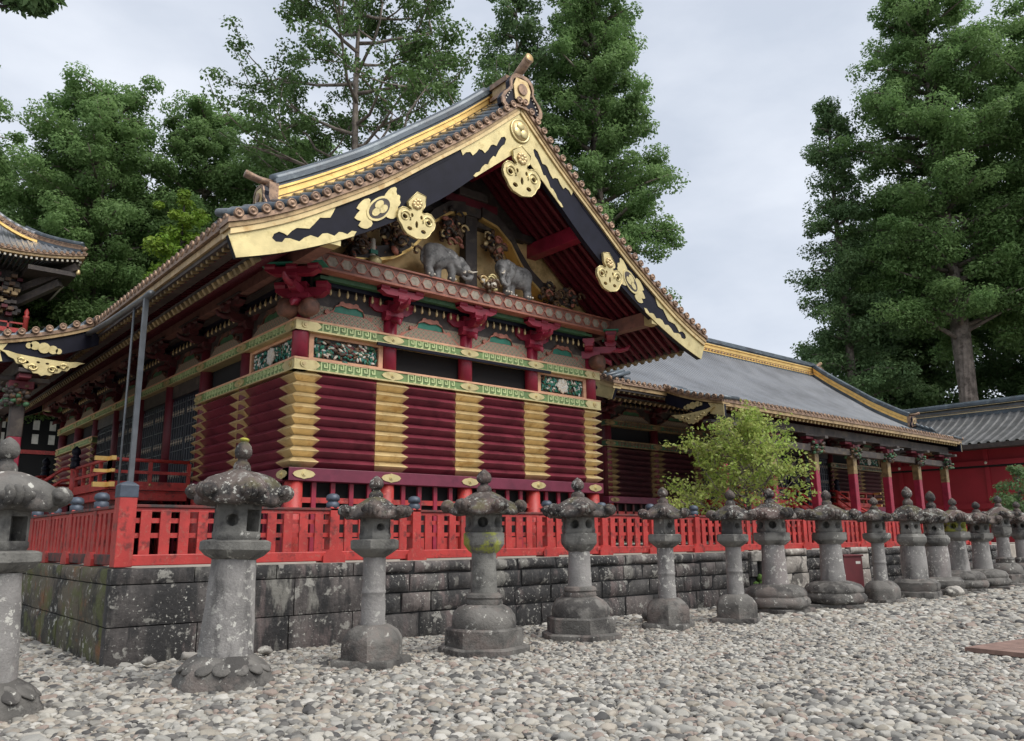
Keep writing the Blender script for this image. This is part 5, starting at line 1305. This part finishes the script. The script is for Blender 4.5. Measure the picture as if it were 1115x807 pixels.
for z in (10.19, 10.60): mb.bx(4.27, 4.4, .2, 26.8, z, z + .09, 'gold')
mb.build('ridge', rf)
mb = MB(); mb.bx(-2.02, -1.75, -.6, 27, 7.05, 7.34, 'dark_wood'); mb.bx(-1.7, .1, -.4, 26.6, 7.15, 7.25, 'dark_wood'); mb.build('eave_board', rf)
mb = MB(); ridge_stack(mb, [(4.5, -.15, 10.1), (3.0, -.2, 9.25), (1.2, -.25, 8.45), (-.2, -.3, 7.98)], .5, .7, 'copper_tile'); ridge_end(mb, lambda u, v, d: (-.25 - d, -.3 + u, 7.95 + v), .75); mb.build('descending_ridge', rf)
mb = MB(); mb.plate([[(-2.0, 7.2), (-2.0, 7.4), (-.5, 7.86), (1.2, 8.48), (3.0, 9.28), (4.6, 10.12), (6.2, 9.28), (8, 8.48), (9.7, 7.86), (11.2, 7.4), (11.2, 7.2)]], 0, .3, lambda u, v, d: (u, -.6 - d + .3, v), 'dark_wood'); mb.build('gable_board', rf)
# side wing roof beyond the gable, just entering the picture on the right
# ------------------------------------------------------------------ gate tower at the left edge
tw = thing('gate_tower', 'ornate gate tower roof corner with upturned eaves rising at the left edge', 'gate tower', (8.6, 46.5, 0))
def hiproof(root):
    ez, ex = 20.4, 0.0; L = 9.; D = 9.
    def g(u, v, n=18):
        pass
    prof = pchip([0, 1.2, 2.6, 4.2, 6.2], [0, .55, 1.35, 2.7, 4.7])
    sori = lambda d: .55 * max(0, 1 - d / 4.5) ** 2
    def face(fn, name):
        pitch = .34; V = []; F = []; ts = []
        ys = []; hs = []
        for k in range(54):
            for t, h in ((0, 0), (.25, 0), (.3, .7), (.5, 1), (.7, .7), (.75, 0)): ys.append((k + t) * pitch); hs.append(h * .10)
        us = [6.2 * k / 12 for k in range(13)]; n = len(ys)
        for u in us:
            for y, h in zip(ys, hs):
                yy = max(y, u); V.append(fn(yy, u, ez + prof(u) + sori(yy - u * .7) * (1 - u / 6.2) + (h if y > u else 0)))
        for i in range(12):
            for j in range(n - 1): a = i * n + j; F.append((a, a + n, a + n + 1, a + 1))
        o = np_mesh(name, np.array(V), np.array(F), 'copper_tile_pale', root, True); o.data.set_sharp_from_angle(angle=R(50)); return o
    a = face(lambda y, u, z: (-y, u, z), 'roof')       # front slope: eave runs along -x
    face(lambda y, u, z: (-u, y, z), 'roof')       # right slope
    mb = MB()
    for k in range(40):
        y = .17 + .34 * k; z = ez + sori(y) + .02; roll_cap(mb, (-y, -.03, z), 'y', .10)
        mb.lathe([(.10, -.05), (.11, .03), (.02, .05)], 'copper_cap', n=10, loc=(0, 0, 0), axis='x')
        n0 = len(mb.v) - 30
        for i in range(n0, len(mb.v)): v = mb.v[i]; mb.v[i] = (.03 - v[0], v[1] + y, v[2] + z)
    mb.build('eave_tile_row', a)
    mb = MB()
    for k in range(40):
        y0_, y1_ = .34 * k, .34 * (k + 1)
        for f in (lambda y, d, z: (-y, d, z), lambda y, d, z: (-d, y, z)):
            for d0, d1, z0, z1, m in ((.0, .4, -.16, -.02, 'copper_cap'), (.1, .6, -.34, -.162, 'edge_board')):
                vs = []
                for y in (y0_, y1_):
                    for d in (max(d0, 0), d1): vs += [f(max(y, d), d, ez + sori(y) + z0), f(max(y, d), d, ez + sori(y) + z1)]
                mb.add(vs, [(0, 4, 5, 1), (2, 3, 7, 6), (1, 5, 7, 3), (0, 2, 6, 4)], m)
    mb.build('eave_board', a)
    mb = MB()
    for f in (lambda y, d, z: (-y, d, z), lambda y, d, z: (-d, y, z)):
        for k in range(44):
            y = .5 + .3 * k
            mb.bar(f(y, .25, ez - .45 + sori(y)), f(max(y, 3), 3.4, ez - .55), .1, .12, 'dark_wood'); mb.bar(f(y, .2, ez - .45 + sori(y)), f(y, .34, ez - .452 + sori(y)), .12, .14, 'ivory')
    mb.build('rafter_row', a)
    mb = MB(); pts = [(-.15 - u * .98, .15 + u * .98, ez + prof(u) + sori(u * .3) * (1 - u / 6.2) + .12) for u in (0.1, .8, 1.6, 2.4, 3.2)]; ridge_stack(mb, pts, .4, .55, 'copper_cap')
    mb.tube([pts[0], Vector(pts[0]) + Vector((.2, -.2, .25))], .14, 'copper_cap'); mb.build('hip_ridge', a)
    # gable part above with its gold verge
    mb = MB(); C = [(u, ez + prof(u)) for u in np.linspace(2.6, 8.2, 14) if u <= 6.2]
    pts = [(-2.7 - k * .0 - 0, 0, 0)]
    vpts = [(-2.6 - d, 2.6, ez + 1.75 + .12 * d + .10 * d * d) for d in np.linspace(0, 5.5, 12)]
    for p, q in zip(vpts, vpts[1:]):
        mb.bar(p, q, .5, .35, 'copper_cap'); mb.bar(Vector(p) + Vector((0, -.1, -.28)), Vector(q) + Vector((0, -.1, -.28)), .3, .16, 'gold_bright'); mb.tube([Vector(p) + Vector((0, .1, .3)), Vector(q) + Vector((0, .1, .3))], .2, 'copper_tile_pale')
    for k in range(16):
        d = .2 + k * .34; roll_cap(mb, (-2.6 - d, 2.32, ez + 1.75 + .12 * d + .10 * d * d + .05), 'y', .12)
    mb.build('gable_verge', a)
    mb = MB(); mb.lathe([(.12, 0), (.14, .1), (.1, .3), (.03, .35)], 'gold', n=10, loc=(-.35, .35, ez - .95)); mb.build('wind_bell', root)
hiproof(tw)
mb = MB(); mb.bx(-14, -3.4, 3.4, 14, 10, 20.2, 'dark_wood'); mb.build('wall', tw)
mb = MB(); mb.bx(-3.3, -.45, .45, 3.3, 19.3, 19.6, 'dark_wood'); mb.bar((-.4, .4, 19.95), (-3.6, 3.6, 18.3), .45, .5, 'dark_wood'); mb.bar((-1.2, 1.2, 18.9), (-3.8, 3.8, 17.3), .4, .5, 'under_wood'); mb.build('corner_bracket', tw)
mb = MB(); rd = random.Random(4)
for k in range(260): mb.box((-3.2 - rd.uniform(0, 8), 3.2 - rd.uniform(0, .7), rd.uniform(16.4, 19.2)), (.35, .5, .22), rd.choice(['dark_wood', 'under_wood', 'brown_carve', 'crimson_dark', 'edge_board']))
mb.build('bracket_row', tw)
mb = MB(); mb.bx(-14, -2.8, 2.2, 2.34, 15.3, 15.6, 'fence_red'); mb.bx(-14, -2.8, 2.2, 2.3, 15.9, 16.0, 'fence_red'); mb.bx(-14, -2.9, 2.3, 3.5, 14.9, 15.2, 'dark_wood')
for k in range(12): mb.bx(-2.95 - k * .9, -2.83 - k * .9, 2.2, 2.32, 15.2, 16.0, 'fence_red')
mb.build('balcony_railing', tw)
mb = MB(); mb.lathe([(.16, 15.2), (.16, 16.3), (.19, 16.35), (.19, 16.5), (.1, 16.55), (.16, 16.75), (.08, 16.95), (.02, 17.05)], 'fence_red', n=12, loc=(-2.8, 2.26, 0)); mb.build('newel_post', tw)
# ------------------------------------------------------------------ dark gallery building seen under the near porch
gl = thing('gallery', 'distant black and white latticed gallery with pale tiled roof seen under the left porch', 'gallery', (9.5, 60, 0))
mb = MB(); mb.bx(-9, 5, 0, 3, -1, 11.6, 'black_void'); mb.build('wall', gl)
mb = MB()
for k in range(9):
    x = -5.5 + k * 1.15
    for z in (9.2, 10.3): mb.bx(x + .18, x + .62, -.06, .02, z, z + .75, 'white_paint')
mb.build('window_row', gl)
mb = MB(); mb.bx(-9, 5.2, -.3, 1, 11.5, 11.9, 'fence_red'); mb.bx(-9, 5.2, -.1, .1, 8.4, 8.7, 'fence_red'); mb.build('eave_beam', gl)
V, F = slope_grid(-9, 5.4, .4, [(-1.2, 11.95), (1.5, 13.2), (3.5, 14.6)], .12, 1); V = V[:, [1, 0, 2]]
np_mesh('roof', V, F[:, ::-1], 'copper_tile_pale', gl, True)

# ------------------------------------------------------------------ small things on the gravel
bxr = thing('utility_box', 'dark red metal cabinet with a small white sticker standing against the stone wall', 'cabinet', (18.72, -.62, 0), R(-8))
mb = MB(); mb.bx(-.40, .40, -.18, .18, .08, 1.06, 'sign_red'); mb.build('body', bxr, bevel=.015)
mb = MB(); mb.bx(-.43, .43, -.21, .2, 1.06, 1.11, 'sign_red'); mb.build('lid', bxr, bevel=.01)
mb = MB(); mb.bx(-.42, .42, -.2, .2, 0, .08, 'stone_light'); mb.build('plinth', bxr)
mb = MB(); mb.bx(.10, .30, -.186, -.181, .86, .93, 'white_paint'); mb.build('sticker', bxr)
sl = thing('cover_board', 'flat brown board with a metal handle lying on the gravel at the right edge', 'board', (10.72, -7.66, .02), R(-7))
mb = MB(); mb.bx(-1.25, 1.25, -.42, .42, -.03, .03, 'weathered_board'); mb.bx(-1.25, 1.25, -.012, -.006, .0301, .0312, 'dark_wood'); mb.build('panel', sl, bevel=.008)
mb = MB(); mb.tube([(-.10, .12, .03), (-.10, .12, .16), (.42, .12, .16), (.42, .12, .03)], .012, 'dark_wood', n=6, smooth=False); mb.build('handle', sl)
def rock(loc, r, label, seed, m='lantern_base'):
    mb = MB(); mb.blob((0, 0, 0), r, m, n=18); rough(mb, min(r) * .45, seed, 2.2 / max(r) * .5); o = mb.build('rock'); o.location = loc; tag(o, label, 'rock')
rock((9.85, -1.25, .10), (.38, .26, .16), 'flat slanted grey rock between the two slender lanterns right of the storehouse corner', 4)
rock((20.6, -2.55, .10), (.42, .24, .17), 'rounded tan boulder at the foot of the thick barrel lanterns', 9, 'stone_light')
rock((-1.62, -1.15, .04), (.22, .2, .13), 'dark wedge shaped rock behind the left edge lantern', 15, 'lantern_dark')
rock((-1.75, -.75, .10), (.36, .2, .09), 'pale flat stone slab resting behind the left edge lantern', 19, 'lantern_grey')
for k, (p, s, lb) in enumerate((((.42, -.55, .07), .10, 'single white pebble lying at the foot of the stone wall'), ((1.0, -.35, .06), .12, 'larger pale pebble left of the leaning lantern base'), ((2.05, -.45, .06), .11, 'pale pebble right of the leaning lantern base near the wall'))):
    rock(p, (s, s * .7, s * .55), lb, 30 + k, 'stone_light')

# ------------------------------------------------------------------ trees
def leaf_cloud(centers, radii, n, size, flat=.75, droop=.25, rng=None, long=1.8):
    """leaf sized quads spread through ellipsoid clumps; returns V,F,tone"""
    rng = rng or RNG
    centers = np.asarray(centers); K = len(centers); radii = np.broadcast_to(np.asarray(radii, float), (K,)); N = K * n
    c = np.repeat(centers, n, 0); r = np.repeat(radii, n)
    d = rng.normal(size=(N, 3)); d /= np.linalg.norm(d, axis=1)[:, None]
    rad = r * rng.uniform(.25, 1.05, N) ** .6
    off = d * rad[:, None]; off[:, 2] *= flat
    P = c + off
    nm = d * .8 + np.array([0, 0, .55]) + rng.normal(size=(N, 3)) * .55; nm /= np.linalg.norm(nm, axis=1)[:, None]
    ax = d * .6 + rng.normal(size=(N, 3)); ax[:, 2] -= droop; ax -= nm * (ax * nm).sum(1)[:, None]; ax /= np.linalg.norm(ax, axis=1)[:, None]
    sd = np.cross(nm, ax)
    s = size * rng.uniform(.6, 1.35, N)
    A = ax * (s * long / 2)[:, None]; B = sd * (s / 2)[:, None]
    V = np.stack([P - A, P + B * .9, P + A, P - B * .9], 1).reshape(-1, 3)
    F = np.arange(N * 4).reshape(-1, 4)
    tone = np.repeat(np.clip(np.repeat(rng.uniform(0, 1, K), n) * .6 + rng.uniform(0, .5, N), 0, 1), 4)
    return V, F, tone
def cedar(H, W, seed, bare=.12, clumps=150, n=190, leaf=.34, shape=None, crad=(.9, 1.9), top=.25):
    """returns list of (clump centres, radii) plus trunk/limb mesh builder"""
    rg = np.random.default_rng(seed); sh = shape or (lambda t: (min(1, (1 - t) * 2.2 + top) if t > .5 else 1) * (.75 + .25 * min(1, t * 4)))
    C = []; Rr = []; limbs = []
    nl = int(clumps / 6)
    for i in range(nl):
        t = (i + rg.uniform(0, 1)) / nl; z = H * (bare + (1 - bare) * t); L = W * sh(t) * rg.uniform(.62, 1.12); a = i * 2.4 + rg.uniform(-.6, .6)
        up = rg.uniform(-.18, .22); tip = np.array([L * math.cos(a), L * math.sin(a), z + L * up])
        limbs.append(((0, 0, z - L * .15), (tip[0] * .5, tip[1] * .5, z + L * up * .3), tuple(tip)))
        m = max(3, int(6 * L / W + 1.5))
        for k in range(m):
            f = 1 - .78 * k / m; p = tip * np.array([f, f, 1]) + np.array([0, 0, (z - tip[2]) * (1 - f)])
            p = p + rg.normal(size=3) * np.array([.9, .9, .6]) * .55; C.append(p); Rr.append(rg.uniform(*crad) * (.65 + .35 * sh(t)))
    C.append(np.array([0, 0, H * .985])); Rr.append(crad[0])
    return np.array(C), np.array(Rr), limbs
def make_tree(name, label, loc, H, W, seed, leafm, barkm='bark', clumps=150, n=190, leaf=.34, tr=.5, rz=0, bare=.12, group=None, crad=(.9, 1.9), lean=0, flat=.7, extra=(), **kw):
    root = thing(name, label, 'tree', loc, rz, group); root.rotation_euler = (0, lean, rz)
    C, Rr, limbs = cedar(H, W, seed, bare, clumps, n, leaf, crad=crad, **kw)
    for e in extra:
        C = np.vstack([C, np.array(e)[None]]); Rr = np.append(Rr, .55); limbs.append(((0, 0, e[2] - .6), (e[0] * .5, e[1] * .5, e[2] - .2), e))
    V, F, tn = leaf_cloud(C, Rr, n, leaf, flat=flat, rng=np.random.default_rng(seed + 1))
    np_mesh('crown', V, F, leafm, root, False, tn)
    mb = MB(); mb.tube([(0, 0, -3), (0, 0, 0), (.1, .05, H * .3), (0, .1, H * .65), (0, 0, H * .97)], [tr * 1.25, tr * 1.05, tr * .85, tr * .5, .05], barkm, n=12); mb.build('trunk', root)
    mb = MB()
    for l in limbs: mb.tube(l, [.09 + tr * .16, .05 + tr * .09, .03], barkm, n=5)
    mb.build('limb_set', root)
    return root
G1 = 'tall trees around the shrine'
# left background woods
make_tree('cedar_tree', 'broad bushy dark green cedar rising behind the gate tower roof', (11.5, 58, 8), 31.5, 7.0, 1, 'leaf_cedar', clumps=800, n=220, leaf=.165, group=G1, top=.45, crad=(.7, 1.5))
make_tree('cedar_tree', 'cedar partly out of frame at the left edge behind the gate tower', (1.0, 62, 8), 31, 6.4, 2, 'leaf_cedar', clumps=600, n=200, leaf=.18, group=G1, top=.45, crad=(.7, 1.5))
make_tree('cedar_tree', 'round topped green tree filling the gap left of the bare limbed tree', (19.2, 56, 8), 31.5, 5.4, 3, 'leaf_cedar', clumps=700, n=220, leaf=.165, group=G1, top=.5, crad=(.7, 1.45))
make_tree('cedar_tree', 'dense green tree just below the open limbed tree behind the ridge', (25.6, 52, 8), 28.5, 6.0, 4, 'leaf_cedar', clumps=700, n=220, leaf=.165, group=G1, top=.6, crad=(.7, 1.45))
make_tree('cedar_tree', 'dark green tree showing just above the curved gold ridge', (33.5, 52, 8), 26, 6.4, 5, 'leaf_cedar', clumps=500, n=200, leaf=.18, group=G1, top=.6, crad=(.8, 1.6))
for k, (x, y, h, w) in enumerate(((4, 78, 30, 6), (13, 80, 31, 6), (21.5, 82, 30, 6.4), (30, 78, 30, 6.4), (9.5, 70, 22, 5.0), (18, 70, 20, 5.0), (24, 68, 19, 5.0))):
    make_tree('cedar_tree', ['shaded conifer far back at the left edge of the woods', 'shaded conifer between the two bushy cedars on the left, far back', 'shaded conifer far behind the gap in the left woods', 'shaded conifer far behind the open limbed tree', 'low dark conifer in the shade behind the gate tower roof tip', 'low dark conifer behind the bright green sapling', 'low dark conifer seen over the left eave of the storehouse'][k], (x, y, 10), h, w, 20 + k, 'leaf_dark', clumps=260, n=170, leaf=.28, group=G1, top=.5, crad=(1.3, 2.4))
# centre cedar and right hand giants
make_tree('cedar_tree', 'huge dense cedar rising directly behind the storehouse gable', (42.9, 30.9, 2), 54, 6.0, 31, 'leaf_cedar', clumps=900, n=260, leaf=.165, tr=.9, group=G1, bare=.2, top=.35, crad=(.7, 1.45), shape=lambda t: (.95 if t < .45 else .95 - .55 * (t - .45) / .55))
make_tree('cedar_tree', 'sparse dark cedar behind and left of the huge one at the gable', (38.2, 35.6, 3), 46, 4.4, 32, 'leaf_dark', clumps=300, n=170, leaf=.18, tr=.6, group=G1, bare=.3, crad=(.8, 1.5))
make_tree('cedar_tree', 'giant pine like cedar with pale bare lower trunk on the right', (71.8, 15.0, 4), 51, 7.7, 33, 'leaf_cedar', clumps=900, n=230, leaf=.18, tr=.95, group=G1, bare=.30, top=.35, crad=(.8, 1.7), shape=lambda t: (1.0 if t < .5 else 1 - .62 * ((t - .5) / .5) ** 1.3))
make_tree('cedar_tree', 'dark narrow cedar with gappy foliage left of the giant on the right', (67.0, 22.8, 4), 39, 5.0, 34, 'leaf_dark', clumps=420, n=170, leaf=.18, tr=.5, group=G1, bare=.12, crad=(.9, 1.6), top=.2, shape=lambda t: 1.0 - .72 * t ** 1.2)
make_tree('cedar_tree', 'tall green cedar cut off by the right edge of the photo', (78, 7, 4), 46, 8.4, 35, 'leaf_cedar', clumps=600, n=220, leaf=.20, tr=.7, group=G1, bare=.28, top=.4, crad=(.9, 1.8))
make_tree('cedar_tree', 'dark cedar in the shade behind the pale trunk on the right', (86, 27, 5), 33, 6., 36, 'leaf_dark', clumps=260, n=170, leaf=.27, tr=.6, group=G1, bare=.2, crad=(1.2, 2.2))
make_tree('cedar_tree', 'dark cedar behind the ridge end of the long roofed storehouse', (85, 30, 5), 27, 6., 37, 'leaf_dark', clumps=260, n=170, leaf=.27, tr=.5, group=G1, bare=.1, crad=(1.2, 2.2))
make_tree('cedar_tree', 'distant cedar between the pale trunk and the right edge', (98, 20, 6), 32, 6., 38, 'leaf_dark', clumps=260, n=170, leaf=.27, tr=.5, group=G1, bare=.1, crad=(1.2, 2.2))
make_tree('cedar_tree', 'dark conifer filling the view left of the pale trunk, over the long roof end', (88, 25.0, 5), 36, 6.2, 51, 'leaf_dark', clumps=320, n=170, leaf=.26, tr=.5, group=G1, bare=.08, crad=(1.0, 1.9), top=.3)
make_tree('cedar_tree', 'dark conifer filling the view right of the pale trunk, over the red walled storehouse', (92, 14.5, 5), 34, 6.4, 52, 'leaf_dark', clumps=320, n=170, leaf=.26, tr=.5, group=G1, bare=.08, crad=(1.0, 1.9), top=.3)
make_tree('cedar_tree', 'low dark fir at the right edge in front of the red wall', (42.0, 2.4, 1.15), 3.6, 1.2, 39, 'leaf_dark', clumps=60, n=120, leaf=.09, tr=.09, bare=.1, crad=(.3, .55), top=.2)
make_tree('sapling', 'bright yellow green sapling above the left eave of the storehouse', (13.2, 41.5, 6), 18.6, 2.3, 40, 'leaf_bright', 'bark_dark', clumps=110, n=150, leaf=.17, tr=.14, bare=.35, crad=(.45, .95), top=.15)
# open limbed broadleaf tree in the middle left
def broadleaf(name, label, loc, H, seed, leafm, n_leaf, leaf, spread=.5, tr=.35, crad=.8, levels=4, group=None, cat='tree', first=.45, barkm='bark', long=1.4, nbr=14):
    rd = random.Random(seed); root = thing(name, label, cat, loc, 0, group); mb = MB(); tips = []
    def grow(p, d, L, r, lv):
        pts = [p]; q = p
        for k in range(4):
            d = (d + Vector((rd.gauss(0, .16), rd.gauss(0, .16), rd.gauss(.05, .1)))).normalized(); q = q + d * L / 4; pts.append(q)
        mb.tube(pts, [r * (1 - .14 * k) for k in range(5)], barkm, n=6)
        if lv <= 1: tips.extend([pts[2], pts[3], pts[4]])
        if lv == 0: return
        for k in range(rd.choice((2, 3, 3))):
            a = rd.uniform(0, 6.28); o = Vector((math.cos(a), math.sin(a), rd.uniform(-.25, .35))); nd = (d * .7 + o * rd.uniform(.6, 1.0)).normalized(); grow(pts[rd.choice((2, 3, 4))], nd, L * rd.uniform(.55, .8), r * .55, lv - 1)
    tp = [Vector((0, 0, 0)), Vector((.1, 0, H * .4)), Vector((-.1, .1, H * .75)), Vector((0, 0, H))]; mb.tube(tp, [tr, tr * .8, tr * .5, tr * .15], barkm, n=8)
    nb = int(nbr * spread / .4)
    for k in range(nb):
        t = first + (1 - first) * k / nb; a = k * 2.4; z = H * t; L = H * spread * (1 - .55 * (t - first) / (1 - first)) * rd.uniform(.35, .55)
        grow(Vector((0, 0, z)), Vector((math.cos(a), math.sin(a), rd.uniform(.1, .6))).normalized(), L, tr * .34, 2)
    mb.build('branch_set', root)
    C = np.array([tuple(t_ + Vector((rd.gauss(0, .2), rd.gauss(0, .2), rd.gauss(0, .15))) * crad) for t_ in tips]); V, F, tn = leaf_cloud(C, crad, n_leaf, leaf, flat=.55, droop=.5, rng=np.random.default_rng(seed), long=long)
    np_mesh('crown', V, F, leafm, root, False, tn); return root
broadleaf('broadleaf_tree', 'open limbed deciduous tree with pale trunk standing against the sky above the woods', (23.0, 35.9, 4), 41, 5, 'leaf_broad', 62, .19, .46, .42, .8, group=G1, first=.46, nbr=24)
broadleaf('maple_tree', 'small bright yellow green leafy maple growing behind the red fence', (17.9, 1.9, 1.2), 3.3, 12, 'leaf_maple', 9, .075, 1.12, .07, .24, group=None, first=.18, long=1.5)
# dark tree standing outside the left of the photo, one bough enters at the top corner
make_tree('cedar_tree', 'dark twig of an overhead cedar hanging into the top left corner', (-4.85, 19.45, 0), 26, 2.8, 61, 'leaf_dark', 'bark_dark', clumps=70, n=170, leaf=.17, tr=.4, bare=.42, crad=(.4, .8), extra=[(4.6, -3.9, 18.72), (4.95, -4.15, 18.6), (4.2, -3.5, 18.9), (4.4, -3.7, 19.2), (5.2, -4.3, 18.95)])
